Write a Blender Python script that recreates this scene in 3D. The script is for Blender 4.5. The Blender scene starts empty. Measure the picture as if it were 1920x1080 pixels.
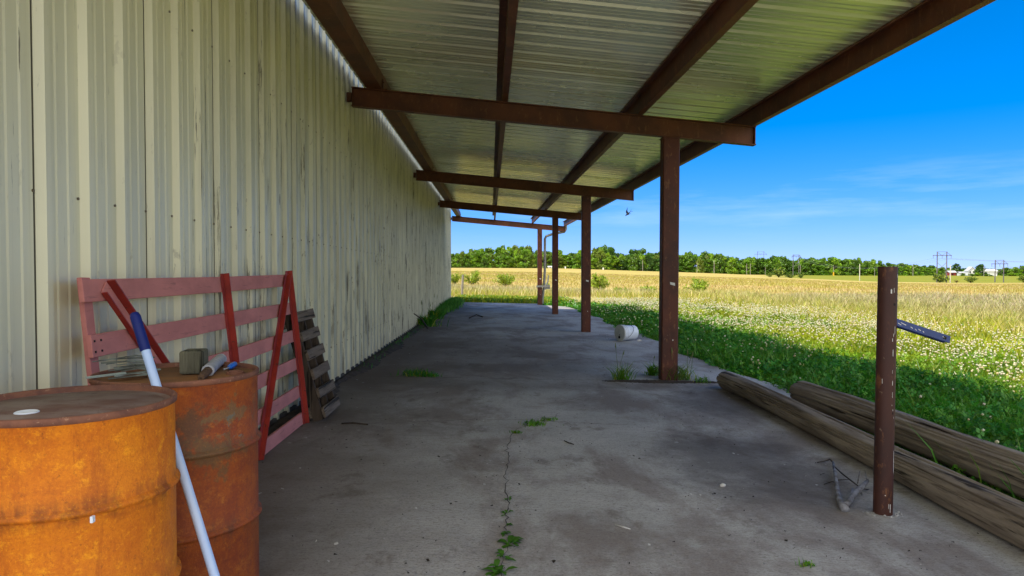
import bpy, math, random
import numpy as np
from mathutils import Vector
random.seed(7); RNG = np.random.default_rng(7)
S = bpy.context.scene
COL = S.collection

# ------------------------------------------------------------------ camera
FPX, HC = 1350.0, 1.265
YAW = math.atan(40 / FPX); PITCH = math.atan(34 / FPX * math.cos(YAW))
cam = bpy.data.cameras.new('camera'); cam_o = bpy.data.objects.new('camera', cam); COL.objects.link(cam_o)
cam.sensor_width = 36; cam.lens = FPX / 1920 * 36; cam.clip_end = 6000; cam.clip_start = 0.05
cam_o.location = (0, 0, HC); cam_o.rotation_euler = (math.pi / 2 - PITCH, 0, -YAW)
S.camera = cam_o
# ------------------------------------------------------------------ sky, sun, exposure
TX, TY = 0.58, 0.26                      # where one metre of height throws its shadow (X to the field, Y away)
ELEV = math.atan(1 / math.hypot(TX, TY)); SUN_DIR = Vector((-TX, -TY, 1)).normalized()
W = bpy.data.worlds.new('World'); S.world = W; W.use_nodes = True
nt = W.node_tree; bg = nt.nodes['Background']
sky = nt.nodes.new('ShaderNodeTexSky'); sky.sky_type = 'NISHITA'; sky.sun_disc = False
sky.sun_elevation = ELEV; sky.sun_rotation = math.atan2(SUN_DIR.x, SUN_DIR.y)
sky.air_density = 0.6; sky.dust_density = 0.0; sky.ozone_density = 6.0; sky.altitude = 300
hs = nt.nodes.new('ShaderNodeHueSaturation'); hs.inputs['Saturation'].default_value = 1.36; hs.inputs['Value'].default_value = 1.03
v1 = nt.nodes.new('ShaderNodeVectorMath'); v1.operation = 'MULTIPLY_ADD'; v1.inputs[1].default_value = (1 / 5.2, 1 / 5., 1 / 9.); v1.inputs[2].default_value = (1, 1, 1)
v2 = nt.nodes.new('ShaderNodeVectorMath'); v2.operation = 'DIVIDE'; nt.links.new(sky.outputs[0], v1.inputs[0]); nt.links.new(sky.outputs[0], v2.inputs[0]); nt.links.new(v1.outputs[0], v2.inputs[1])
v3 = nt.nodes.new('ShaderNodeVectorMath'); v3.operation = 'MULTIPLY'; v3.inputs[1].default_value = (.88, 1.0, 1.08); nt.links.new(v2.outputs[0], v3.inputs[0])
nt.links.new(v3.outputs[0], hs.inputs['Color'])       # a softer step from zenith to horizon, as the photograph's tone curve shows it
tc = nt.nodes.new('ShaderNodeTexCoord'); mp = nt.nodes.new('ShaderNodeMapping'); mp.inputs['Scale'].default_value = (1.6, 1.6, 16)
mp.inputs['Rotation'].default_value = (0.0, 0.04, 0.3)
nz = nt.nodes.new('ShaderNodeTexNoise'); nz.inputs['Scale'].default_value = 1.5; nz.inputs['Detail'].default_value = 7; nz.inputs['Roughness'].default_value = .62
nt.links.new(tc.outputs['Generated'], mp.inputs[0]); nt.links.new(mp.outputs[0], nz.inputs['Vector'])
cr = nt.nodes.new('ShaderNodeMapRange'); cr.inputs[1].default_value = .50; cr.inputs[2].default_value = .80; cr.inputs[4].default_value = .38
nt.links.new(nz.outputs['Fac'], cr.inputs[0])
sx = nt.nodes.new('ShaderNodeSeparateXYZ'); nt.links.new(tc.outputs['Generated'], sx.inputs[0])
b1 = nt.nodes.new('ShaderNodeMapRange'); b1.interpolation_type = 'SMOOTHSTEP'; b1.inputs[1].default_value = .02; b1.inputs[2].default_value = .08
b2 = nt.nodes.new('ShaderNodeMapRange'); b2.interpolation_type = 'SMOOTHSTEP'; b2.inputs[1].default_value = .15; b2.inputs[2].default_value = .10
nt.links.new(sx.outputs[2], b1.inputs[0]); nt.links.new(sx.outputs[2], b2.inputs[0])
m1 = nt.nodes.new('ShaderNodeMath'); m1.operation = 'MULTIPLY'; nt.links.new(b1.outputs[0], m1.inputs[0]); nt.links.new(b2.outputs[0], m1.inputs[1])
m2 = nt.nodes.new('ShaderNodeMath'); m2.operation = 'MULTIPLY'; nt.links.new(m1.outputs[0], m2.inputs[0]); nt.links.new(cr.outputs[0], m2.inputs[1])
mx = nt.nodes.new('ShaderNodeMix'); mx.data_type = 'RGBA'
nt.links.new(m2.outputs[0], mx.inputs[0]); nt.links.new(hs.outputs[0], mx.inputs[6]); mx.inputs[7].default_value = (2.6, 3.3, 4.2, 1)
nb = nt.nodes.new('ShaderNodeTexNoise'); nb.inputs['Scale'].default_value = 2.6; nb.inputs['Detail'].default_value = 6; nt.links.new(tc.outputs['Generated'], nb.inputs['Vector'])   # unseen bright cumulus behind the camera, added to fill the shade
c1 = nt.nodes.new('ShaderNodeMapRange'); c1.interpolation_type = 'SMOOTHSTEP'; c1.inputs[1].default_value = .36; c1.inputs[2].default_value = .50; nt.links.new(nb.outputs['Fac'], c1.inputs[0])
c2 = nt.nodes.new('ShaderNodeMapRange'); c2.interpolation_type = 'SMOOTHSTEP'; c2.inputs[1].default_value = -.15; c2.inputs[2].default_value = -.4; nt.links.new(sx.outputs[1], c2.inputs[0])
m3 = nt.nodes.new('ShaderNodeMath'); m3.operation = 'MULTIPLY'; nt.links.new(c1.outputs[0], m3.inputs[0]); nt.links.new(c2.outputs[0], m3.inputs[1])
mc = nt.nodes.new('ShaderNodeMix'); mc.data_type = 'RGBA'; nt.links.new(m3.outputs[0], mc.inputs[0]); nt.links.new(mx.outputs[2], mc.inputs[6]); mc.inputs[7].default_value = (6.4, 6.4, 6.3, 1)
nt.links.new(mc.outputs[2], bg.inputs['Color']); bg.inputs['Strength'].default_value = 0.15
sun = bpy.data.lights.new('sun', 'SUN'); sun.energy = 2.9; sun.angle = math.radians(.5); sun.color = (1, .93, .82)
sun_o = bpy.data.objects.new('sun', sun); COL.objects.link(sun_o); sun_o.rotation_euler = SUN_DIR.to_track_quat('Z', 'Y').to_euler(); sun_o.location = (-20, -10, 40)
S.view_settings.view_transform = 'Standard'; S.view_settings.look = 'None'; S.view_settings.gamma = 1; S.view_settings.use_curve_mapping = False
S.view_settings.exposure = 1.08
S.cycles.use_denoising = True; S.cycles.denoiser = 'OPENIMAGEDENOISE'
S.cycles.max_bounces = 10; S.cycles.diffuse_bounces = 6; S.cycles.sample_clamp_indirect = 6

# ------------------------------------------------------------------ picture-to-place helpers (real metres)
Fw = np.array([math.sin(YAW) * math.cos(PITCH), math.cos(YAW) * math.cos(PITCH), -math.sin(PITCH)])
Rt = np.array([math.cos(YAW), -math.sin(YAW), 0.]); Up = np.cross(Rt, Fw); CAM = np.array([0, 0, HC])
def ray(x, y): return Fw + Rt * (x - 960) / FPX - Up * (y - 540) / FPX
def atY(x, y, Y): d = ray(x, y); return CAM + d * (Y / d[1])
def atX(x, y, X): d = ray(x, y); return CAM + d * (X / d[0])
def atZ(x, y, Z): d = ray(x, y); return CAM + d * ((Z - HC) / d[2])
def fz(X, Y): return -.022 * (X + 1.75) - .0075 * (Y - 6)          # the slab drains outward and down the yard
def atF(x, y, dz=0.):
    d = ray(x, y); t = 1.
    for _ in range(30):
        P = CAM + d * t; t = (fz(P[0], P[1]) + dz - HC) / d[2]
    return CAM + d * t
U_PX = np.array([700, 845, 1050, 1200, 1300, 1400, 1480, 1640, 1780, 1900, 2100]); U_T = (U_PX - 920) / FPX
Z300 = HC - (np.array([503, 504, 506.5, 512, 515, 518, 521, 528, 530.5, 531, 531]) - 506) / FPX * 300
Z450 = HC - (np.array([502, 502, 503, 508, 511, 515, 516, 517, 517.5, 519, 520]) - 506) / FPX * 450
def terrain(X, Y):
    X = np.asarray(X, float); Y = np.asarray(Y, float)
    near = -.022 * (np.clip(X, -1.75, 3.4) + 1.75) - .0075 * (np.clip(Y, 0, 33) - 6) - .075 - .006 * np.clip(X - 3.4, 0, 12)
    near = near + .04 * np.sin(X * .35 + 1) * np.sin(Y * .27) * np.clip((X - 5) / 5, 0, 1)
    p = np.maximum(Y, 0); u = X / np.maximum(Y, 20)
    z3 = np.interp(u, U_T, Z300); z4 = np.interp(u, U_T, Z450)
    a = np.clip((p - 40) / 260, 0, 1); b = np.clip((p - 300) / 150, 0, 1)
    return near * (1 - a) + z3 * a * (1 - b) + z4 * b * a

# ------------------------------------------------------------------ mesh helpers
class MB:
    def __init__(s): s.v = []; s.f = []
    def add(s, vs, fs):
        o = len(s.v); s.v += [tuple(map(float, v)) for v in vs]; s.f += [tuple(i + o for i in f) for f in fs]; return s
    def hexa(s, p):   # 8 points: bottom 4 ccw, top 4 ccw
        return s.add(p, [(3, 2, 1, 0), (4, 5, 6, 7), (0, 1, 5, 4), (1, 2, 6, 5), (2, 3, 7, 6), (3, 0, 4, 7)])
    def box(s, x0, x1, y0, y1, z0, z1):
        return s.hexa([(x0, y0, z0), (x1, y0, z0), (x1, y1, z0), (x0, y1, z0), (x0, y0, z1), (x1, y0, z1), (x1, y1, z1), (x0, y1, z1)])
    def bar(s, a, b, w, t, n):   # plank from a to b, width w across, thickness t along n
        a = Vector(a); b = Vector(b); d = (b - a).normalized(); n = Vector(n); n = (n - d * n.dot(d)).normalized(); c = d.cross(n)
        q = []
        for P in (a, b):
            q.append([P - c * w / 2 - n * t / 2, P + c * w / 2 - n * t / 2, P + c * w / 2 + n * t / 2, P - c * w / 2 + n * t / 2])
        return s.hexa(q[0] + q[1])
    def tube(s, pts, r, n=10, caps=True, jit=0):
        pts = [Vector(p) for p in pts]; m = len(pts); r = r if hasattr(r, '__len__') else [r] * m
        ref = Vector((0, 0, 1)); T = []
        for i in range(m):
            t = (pts[min(i + 1, m - 1)] - pts[max(i - 1, 0)]).normalized(); T.append(t)
        if abs(T[0].dot(ref)) > .9: ref = Vector((1, 0, 0))
        a = (ref - T[0] * ref.dot(T[0])).normalized(); vs = []
        for i in range(m):
            a = (a - T[i] * a.dot(T[i])).normalized(); b = T[i].cross(a)
            for k in range(n):
                th = 2 * math.pi * k / n; rr = r[i] * (1 + (random.random() - .5) * jit)
                vs.append(pts[i] + (a * math.cos(th) + b * math.sin(th)) * rr)
        fs = [(i * n + k, i * n + (k + 1) % n, (i + 1) * n + (k + 1) % n, (i + 1) * n + k) for i in range(m - 1) for k in range(n)]
        if caps: fs += [tuple(range(n - 1, -1, -1)), tuple((m - 1) * n + k for k in range(n))]
        return s.add(vs, fs)
    def lathe(s, prof, c, n=48):    # prof (r, z)
        vs = []; fs = []; m = len(prof)
        for r, z in prof:
            for k in range(n):
                th = 2 * math.pi * k / n; vs.append((c[0] + r * math.cos(th), c[1] + r * math.sin(th), c[2] + z))
        for i in range(m - 1):
            for k in range(n): fs.append((i * n + k, i * n + (k + 1) % n, (i + 1) * n + (k + 1) % n, (i + 1) * n + k))
        return s.add(vs, fs)
    def build(s, name, m, parent=None, smooth=False, bevel=0, angle=None):
        me = bpy.data.meshes.new(name)
        L = Vector(parent_loc(parent))
        me.from_pydata([(v[0] - L.x, v[1] - L.y, v[2] - L.z) for v in s.v], [], s.f); me.update()
        o = bpy.data.objects.new(name, me); COL.objects.link(o)
        if m: me.materials.append(m)
        if parent: o.parent = parent
        if smooth:
            me.shade_smooth()
            if angle: me.set_sharp_from_angle(angle=math.radians(angle))
        if bevel:
            md = o.modifiers.new('bevel', 'BEVEL'); md.width = bevel; md.segments = 2; md.limit_method = 'ANGLE'
        return o
def parent_loc(p):
    L = Vector((0, 0, 0))
    while p is not None: L += p.location; p = p.parent
    return L
def mesh_np(name, V, Fq, m, col=None, parent=None):
    V = np.asarray(V, np.float32).reshape(-1, 3) - np.array(parent_loc(parent), np.float32); Fq = np.asarray(Fq, np.int32); k = Fq.shape[1]
    me = bpy.data.meshes.new(name); me.vertices.add(len(V)); me.vertices.foreach_set('co', V.ravel())
    me.loops.add(Fq.size); me.loops.foreach_set('vertex_index', Fq.ravel())
    me.polygons.add(len(Fq)); me.polygons.foreach_set('loop_start', np.arange(0, Fq.size, k, dtype=np.int32))
    me.update(calc_edges=True)
    if col is not None:
        at = me.color_attributes.new('col', 'FLOAT_COLOR', 'POINT')
        c = np.ones((len(V), 4), np.float32); c[:, :3] = col; at.data.foreach_set('color', c.ravel())
    me.materials.append(m); o = bpy.data.objects.new(name, me); COL.objects.link(o)
    if parent: o.parent = parent
    return o
def tag(o, label=None, cat=None, group=None, kind=None):
    if label: o['label'] = label
    if cat: o['category'] = cat
    if group: o['group'] = group
    if kind: o['kind'] = kind
    return o
def thing(name, loc, label, cat, group=None):
    o = bpy.data.objects.new(name, None); COL.objects.link(o); o.location = loc; o.empty_display_size = .2
    return tag(o, label, cat, group)
def copy_tree(o, parent=None):
    kids = list(o.children); c = o.copy(); COL.objects.link(c); c.parent = parent
    for ch in kids: copy_tree(ch, c)
    return c

# ------------------------------------------------------------------ materials
class Mat:
    def __init__(s, name, rough=.7, metal=0., spec=.3):
        s.m = bpy.data.materials.new(name); s.m.use_nodes = True; s.nt = s.m.node_tree; s.b = s.nt.nodes['Principled BSDF']
        s.b.inputs['Roughness'].default_value = rough; s.b.inputs['Metallic'].default_value = metal; s.b.inputs['Specular IOR Level'].default_value = spec
        s.tc = s.nt.nodes.new('ShaderNodeNewGeometry')
    def N(s, t, **kw):
        n = s.nt.nodes.new(t)
        for k, v in kw.items(): setattr(n, k, v)
        return n
    def L(s, a, b): s.nt.links.new(a, b)
    def objcoord(s):
        n = s.N('ShaderNodeTexCoord'); return n.outputs['Object']
    def noise(s, scale=(1, 1, 1), detail=5, rough=.55, src=None, seed=0., dist=0.):
        mp = s.N('ShaderNodeMapping'); mp.inputs['Scale'].default_value = scale; mp.inputs['Location'].default_value = (seed * 3.7, seed * 1.9, seed * 2.3)
        s.L(src or s.tc.outputs['Position'], mp.inputs[0]); n = s.N('ShaderNodeTexNoise'); n.inputs['Scale'].default_value = 1
        n.inputs['Detail'].default_value = detail; n.inputs['Roughness'].default_value = rough; n.inputs['Distortion'].default_value = dist
        s.L(mp.outputs[0], n.inputs['Vector']); return n.outputs['Fac']
    def rng(s, v, a, b, lo=0., hi=1., smooth=True):
        n = s.N('ShaderNodeMapRange'); n.inputs[1].default_value = a; n.inputs[2].default_value = b; n.inputs[3].default_value = lo; n.inputs[4].default_value = hi
        if smooth: n.interpolation_type = 'SMOOTHSTEP'
        s.L(v, n.inputs[0]); return n.outputs[0]
    def math(s, op, a, b=None):
        n = s.N('ShaderNodeMath'); n.operation = op
        for i, q in enumerate((a, b)):
            if q is None: continue
            if isinstance(q, (int, float)): n.inputs[i].default_value = q
            else: s.L(q, n.inputs[i])
        return n.outputs[0]
    def mix(s, f, a, b):
        n = s.N('ShaderNodeMix'); n.data_type = 'RGBA'
        for i, q in ((0, f), (6, a), (7, b)):
            if isinstance(q, tuple): n.inputs[i].default_value = q if len(q) == 4 else q + (1,)
            elif isinstance(q, (int, float)): n.inputs[i].default_value = q
            else: s.L(q, n.inputs[i])
        return n.outputs[2]
    def color(s, c):
        if isinstance(c, tuple): s.b.inputs['Base Color'].default_value = c + (1,)
        else: s.L(c, s.b.inputs['Base Color'])
        return s
    def bump(s, h, strength=.3, dist=.01):
        n = s.N('ShaderNodeBump'); n.inputs['Strength'].default_value = strength; n.inputs['Distance'].default_value = dist
        s.L(h, n.inputs['Height']); s.L(n.outputs[0], s.b.inputs['Normal']); return s
    def xyz(s, src=None):
        n = s.N('ShaderNodeSeparateXYZ'); s.L(src or s.tc.outputs['Position'], n.inputs[0]); return n.outputs
def leaf_mat(name, trans=.4, rough=.6, hue=(1, 1, 1)):
    m = bpy.data.materials.new(name); m.use_nodes = True; t = m.node_tree; t.nodes.clear()
    a = t.nodes.new('ShaderNodeVertexColor'); a.layer_name = 'col'
    d = t.nodes.new('ShaderNodeBsdfDiffuse'); tr = t.nodes.new('ShaderNodeBsdfTranslucent'); mx = t.nodes.new('ShaderNodeMixShader'); mx.inputs[0].default_value = trans
    g = t.nodes.new('ShaderNodeBsdfGlossy'); g.inputs['Roughness'].default_value = .45; fm = t.nodes.new('ShaderNodeMixShader'); fm.inputs[0].default_value = .04
    o = t.nodes.new('ShaderNodeOutputMaterial')
    for s_ in (d, tr): t.links.new(a.outputs[0], s_.inputs['Color'])
    t.links.new(d.outputs[0], mx.inputs[1]); t.links.new(tr.outputs[0], mx.inputs[2]); t.links.new(mx.outputs[0], fm.inputs[1]); t.links.new(g.outputs[0], fm.inputs[2]); t.links.new(fm.outputs[0], o.inputs[0])
    return m
M = {}
M['leaf'] = leaf_mat('leaf', .35); M['crown'] = leaf_mat('crown_leaf', .25); M['dry'] = leaf_mat('dry_grass', .3)
def mk_wall():
    m = Mat('painted_sheet_wall', .38, 0, .5); x = m.xyz()
    base = m.mix(m.rng(m.noise((0, 1.3, .5), 3), .3, .7), (.77, .74, .52), (.66, .64, .46))
    yd = m.rng(x[1], 2.8, 6.5, .25, 1.); low = m.rng(x[2], 3.4, .6, .55, 1.); wear = m.math('MULTIPLY', yd, low)
    st = m.noise((0, 34, 1.0), 7, .75, seed=1); lim = m.rng(wear, 0, 1, .66, .55)     # dark runs, many low on the sheet
    f1 = m.rng(m.math('SUBTRACT', st, lim), -.005, .03); thick = m.rng(m.noise((0, 2.6, 1.3), 4, seed=5), .36, .58); f1 = m.math('MULTIPLY', f1, thick)
    fl = m.rng(m.noise((0, 70, 9), 5, .75, seed=2), .60, .66); fl = m.math('MULTIPLY', fl, m.rng(m.noise((0, 6, 1.4), 4, .7, seed=15), .48, .62))
    bl = m.rng(m.noise((0, 15, 4.5), 5, .7, seed=31), .63, .68)
    far_dim = m.rng(m.noise((0, 5, .8), 5, .6, seed=51), .3, .7, .25, .75); base = m.mix(m.math('MULTIPLY', far_dim, m.rng(x[1], 3.2, 8)), base, (.36, .36, .26))  # far end greyed: falloff of light painted into the wall colour
    c = m.mix(m.math('MULTIPLY', f1, .85), base, (.085, .075, .06))
    c = m.mix(m.math('MULTIPLY', m.math('MULTIPLY', fl, wear), .85), c, (.05, .038, .028))
    c = m.mix(m.math('MULTIPLY', m.math('MULTIPLY', bl, wear), .75), c, (.10, .085, .065))
    rs = m.rng(m.noise((0, 26, .55), 5, .65, seed=4), .54, .70); c = m.mix(m.math('MULTIPLY', m.math('MULTIPLY', rs, wear), .5), c, (.30, .25, .15))
    fr = m.N('ShaderNodeMath'); fr.operation = 'FRACT'; m.L(m.math('DIVIDE', m.math('SUBTRACT', x[1], .120), .9144), fr.inputs[0])
    c = m.mix(m.math('MULTIPLY', m.rng(fr.outputs[0], .0135, .0125), .85), c, (.035, .03, .024))
    scr = m.rng(m.noise((0, 150, 150), 2, seed=41), .80, .82); c = m.mix(m.math('MULTIPLY', scr, .8), c, (.06, .045, .03))
    sk = m.rng(m.math('ADD', x[2], m.math('MULTIPLY', m.noise((0, 9, 2), 4, seed=8), .5)), .5, .12); c = m.mix(m.math('MULTIPLY', sk, .45), c, (.22, .20, .17))
    m.color(c); m.L(m.rng(f1, 0, 1, .36, .75), m.b.inputs['Roughness'])
    m.bump(m.noise((2, 3, 1.2), 3, seed=6), .12, .02); return m.m
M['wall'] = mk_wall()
def mk_galv():
    m = Mat('galvanised_roof_sheet', .26, .6, .5)
    n = m.noise((.6, 1.4, .6), 4, seed=3); c = m.mix(m.rng(n, .35, .7), (.95, .95, .66), (.84, .84, .58))
    d = m.rng(m.noise((.8, 9, 1), 5, .65, seed=9), .58, .72); c = m.mix(m.math('MULTIPLY', d, .45), c, (.30, .29, .22))
    m.color(c); m.L(m.rng(n, .3, .7,   .20, .30), m.b.inputs['Roughness']); return m.m
M['galv'] = mk_galv()
M['roof_top'] = None
def mk_steel(name, a, b, rough=.55):
    m = Mat(name, rough, 0, .35); n = m.noise((3, 3, 3), 6, .6); c = m.mix(m.rng(n, .35, .68), a, b)
    c = m.mix(m.math('MULTIPLY', m.rng(m.noise((22, 22, 9), 5, .7, seed=2),   .55, .67), .65), c, (.21, .085, .032))
    c = m.mix(m.math('MULTIPLY', m.rng(m.noise((30, 30, 30), 3, seed=4), .70, .76), .5), c, (.30, .22, .16))
    m.color(c); m.bump(m.noise((60, 60, 60), 3), .12, .004); return m.m
M['steel'] = mk_steel('brown_primed_steel', (.145, .044, .014), (.085, .028, .011))
M['post'] = mk_steel('rust_red_post_steel', (.10, .024, .009), (.055, .015, .008))
M['pipe'] = mk_steel('red_brown_pipe', (.062, .021, .014), (.042, .016, .012))
def mk_concrete():
    m = Mat('old_concrete', .85, 0, .25); x = m.xyz()
    c = m.mix(m.rng(m.noise((.55, .8, 1), 5, .6), .35, .65), (.53, .51, .48), (.40, .385, .36))
    br = m.noise((9, 42, 1), 6, .75, seed=2); c = m.mix(m.rng(br, .45, .75, 0, .35), c, (.20, .19, .18))
    br2 = m.noise((14, 75, 1), 4, .7, seed=12); c = m.mix(m.rng(br2, .58, .72, 0, .3), c, (.46, .45, .45))
    sp = m.noise((34, 60, 1), 6, .8, seed=3); c = m.mix(m.rng(sp, .50, .68, 0, .65), c, (.10, .085, .07))
    dirt = m.noise((1.1, .55, 1), 7, .68, seed=7, dist=.3); c = m.mix(m.rng(dirt, .44, .62, 0, .68), c, (.185, .14, .115))
    d2 = m.noise((2.6, 1.7, 1), 6, .75, seed=17); c = m.mix(m.rng(d2, .54, .68, 0, .6), c, (.15, .12, .095)); gr = m.noise((85, 110, 1), 3, .8, seed=27); c = m.mix(m.rng(gr, .50, .70, 0, .6), c, (.13, .115, .10)); c = m.mix(m.rng(gr, .42, .28, 0, .35), c, (.50, .48, .45))
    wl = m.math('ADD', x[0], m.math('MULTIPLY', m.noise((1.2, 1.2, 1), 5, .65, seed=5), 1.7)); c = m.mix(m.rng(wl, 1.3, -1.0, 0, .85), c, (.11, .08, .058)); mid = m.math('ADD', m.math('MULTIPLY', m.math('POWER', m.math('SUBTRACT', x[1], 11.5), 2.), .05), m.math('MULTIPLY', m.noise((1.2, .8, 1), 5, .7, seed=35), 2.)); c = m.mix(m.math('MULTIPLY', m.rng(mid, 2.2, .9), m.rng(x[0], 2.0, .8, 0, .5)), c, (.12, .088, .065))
    jd = m.math('ABSOLUTE', m.math('SUBTRACT', m.math('ADD', x[1], m.math('MULTIPLY', m.noise((1, 1, 1), 4, seed=11), .5)), 8.55))
    c = m.mix(m.rng(jd, .5, .0, 0, .32), c, (.09, .068, .05))
    oil = m.math('ADD', m.math('POWER', m.math('SUBTRACT', x[0], 1.75), 2.), m.math('MULTIPLY', m.math('POWER', m.math('SUBTRACT', x[1], 4.9), 2.), .35))
    oil = m.math('ADD', oil, m.math('MULTIPLY', m.noise((3, 3, 1), 5, .7, seed=14), .9)); c = m.mix(m.rng(oil, 1.05, .45, 0, .68), c, (.075, .06, .05))
    oil3 = m.math('ADD', m.math('MULTIPLY', m.math('POWER', m.math('SUBTRACT', x[0], 2.35), 2.), 1.2), m.math('MULTIPLY', m.math('POWER', m.math('SUBTRACT', x[1], 7.3), 2.), .45))
    oil3 = m.math('ADD', oil3, m.math('MULTIPLY', m.noise((3, 3, 1), 5, .7, seed=19), .8)); c = m.mix(m.rng(oil3, .95, .45, 0, .6), c, (.085, .07, .06))
    wt = m.rng(m.noise((11, 14, 1), 3, .5, seed=21), .735, .76); c = m.mix(m.math('MULTIPLY', wt, .6), c, (.5, .5, .5))
    m.color(c); m.bump(m.math('ADD', br, m.math('MULTIPLY', sp, .8)), .6, .008); return m.m
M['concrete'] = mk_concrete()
def mk_simple(name, a, b, sc=(4, 4, 4), rough=.7, metal=0., spec=.3, bump=0., obj=False, speck=None):
    m = Mat(name, rough, metal, spec); src = m.objcoord() if obj else None
    n = m.noise(sc, 6, .6, src=src); c = m.mix(m.rng(n, .33, .68), a, b)
    if speck: c = m.mix(m.math('MULTIPLY', m.rng(m.noise(tuple(q * 6 for q in sc), 4, .7, src=src, seed=3), .60, .68), .75), c, speck)
    m.color(c)
    if bump: m.bump(m.noise(tuple(q * 5 for q in sc), 4, src=src), bump, .004)
    return m.m
M['dirt'] = mk_simple('dark_dirt', (.075, .055, .04), (.035, .027, .02), (6, 6, 6), .95, bump=.6)
M['footing'] = mk_simple('footing', (.10, .09, .08), (.05, .045, .04), (6, 6, 6), .95, bump=.3)
M['crack'] = mk_simple('crack_dark', (.05, .044, .04), (.10, .088, .076), (30, 30, 30), .95)
def mk_wood(name, a, b, dark, axis=1, sc=1., fade=None):
    m = Mat(name, .85, 0, .2); src = m.objcoord()
    def S3(l, c): q = [c, c, c]; q[axis] = l; return tuple(v * sc for v in q)
    n = m.noise(S3(.9, 9), 6, .65, src=src); c = m.mix(m.rng(n, .33, .68), a, b)
    g = m.noise(S3(1.4, 42), 5, .7, src=src, seed=2); c = m.mix(m.rng(g, .50, .68, 0, .72), c, dark)
    k = m.noise(S3(.55, 16), 4, .6, src=src, seed=5); kf = m.rng(k, .575, .62); c = m.mix(m.math('MULTIPLY', kf, .85), c, (dark[0] * .4, dark[1] * .4, dark[2] * .4))
    m.color(c); m.bump(m.math('SUBTRACT', g, m.math('MULTIPLY', kf, 1.2)), .8, .02); return m.m
M['log'] = mk_wood('weathered_log', (.35, .29, .22), (.19, .15, .11), (.055, .038, .027))
M['log_end'] = mk_simple('log_end_grain', (.20, .15, .10), (.11, .08, .05), (9, 9, 9), .9, bump=.3)
M['pallet'] = mk_wood('grey_pallet_wood', (.24, .185, .135), (.15, .112, .082), (.05, .04, .03), 1, 2.)
M['stringer'] = mk_wood('shaded_stringer_wood', (.11, .08, .058), (.065, .048, .036), (.03, .022, .018), 2, 2.)  # stringers darker than the slats: their shade is put into the colour
M['block'] = mk_wood('grey_wood_block', (.165, .155, .105), (.095, .09, .062), (.04, .036, .026), 2, 1.5)
def mk_pink():
    m = Mat('faded_pink_paint', .75, 0, .25); src = m.objcoord(); n = m.noise((6, 3, 6), 5, .6, src=src)
    c = m.mix(m.rng(n, .3, .7), (.62, .235, .205), (.47, .175, .155)); g = m.noise((30, 4, 60), 5, .7, src=src, seed=2)
    c = m.mix(m.rng(g, .58, .74, 0, .6), c, (.16, .07, .06)); c = m.mix(m.rng(m.noise((20, 10, 20), 4, .7, src=src, seed=6), .68, .73, 0, .8), c, (.10, .08, .07))
    m.color(c); m.bump(g, .2, .004); return m.m
M['pink'] = mk_pink()
M['red'] = mk_simple('red_angle_iron', (.36, .035, .022), (.22, .022, .016), (5, 5, 5), .5, 0, .4, .1, True, (.09, .03, .02))
def mk_drum(name, cols, seed, patch=False):
    m = Mat(name, .62, 0, .3); x = m.xyz(m.objcoord()); src = m.objcoord()
    n = m.noise((8, 8, 10), 8, .75, src=src, seed=seed); c = m.mix(m.rng(n, .30, .70), cols[0], cols[1])
    n2 = m.noise((15, 15, 5), 6, .7, src=src, seed=seed + 1); c = m.mix(m.rng(n2, .50, .72, 0, .65), c, cols[2])
    hl = m.noise((17, 17, 22), 7, .8, src=src, seed=seed + 6); c = m.mix(m.rng(hl, .52, .68, 0, .8), c, cols[4])
    n3 = m.noise((60, 60, 50), 5, .8, src=src, seed=seed + 2); c = m.mix(m.rng(n3, .60, .68, 0, .6), c, cols[3])
    n4 = m.noise((3, 3, 26), 4, .6, src=src, seed=seed + 3); c = m.mix(m.rng(n4, .60, .75, 0, .45), c, cols[2])
    for hz in (.315, .605):
        d = m.math('ABSOLUTE', m.math('SUBTRACT', x[2], hz)); f = m.math('MULTIPLY', m.rng(d, .055, .005), m.rng(n2, .4, .65, 0, .75)); c = m.mix(f, c, cols[3])
    if patch:
        for (px_, pz, r, cc) in ((.145, .70, .09, (.07, .058, .034)), (.235, .735, .06, (.165, .115, .05)), (.20, .60, .08, (.125, .085, .035)), (.225, .69, .028, (.12, .15, .12)), (.055, .635, .05, (.12, .11, .09))):
            d = m.math('ADD', m.math('POWER', m.math('SUBTRACT', x[0], px_), 2.), m.math('POWER', m.math('SUBTRACT', x[2], pz), 2.))
            d = m.math('ADD', m.math('SQRT', d), m.math('MULTIPLY', m.math('SUBTRACT', m.noise((16, 16, 16), 5, .7, src=src, seed=pz * 9), .5), .30))
            f = m.math('MULTIPLY', m.rng(d, r, r * .45), m.rng(x[1], .05, -.05)); c = m.mix(m.math('MULTIPLY', f, .7), c, cc)
    fg = m.noise((130, 130, 120), 3, .8, src=src, seed=seed + 9); c = m.mix(m.rng(fg, .50, .68, 0, .45), c, cols[2]); c = m.mix(m.rng(fg, .44, .32, 0, .35), c, cols[4])
    rn = m.noise((26, 26, 1.6), 5, .7, src=src, seed=seed + 12); c = m.mix(m.rng(rn, .60, .70, 0, .5), c, cols[2])
    m.color(c); m.bump(m.math('ADD', n2, n3), .45, .006); return m.m
M['drum_a'] = mk_drum('orange_rust_drum', ((.68, .205, .005), (.55, .135, .005), (.36, .075, .006), (.15, .042, .008), (.88, .34, .008)), 1)
M['drum_b'] = mk_drum('red_rust_drum', ((.36, .085, .010), (.22, .042, .013), (.15, .036, .018), (.085, .045, .025), (.44, .14, .02)), 11, True)
M['lid_a'] = mk_simple('dusty_rust_lid', (.125, .062, .045), (.21, .16, .135), (5, 9, 5), .8, bump=.3, speck=(.06, .03, .022))
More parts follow.
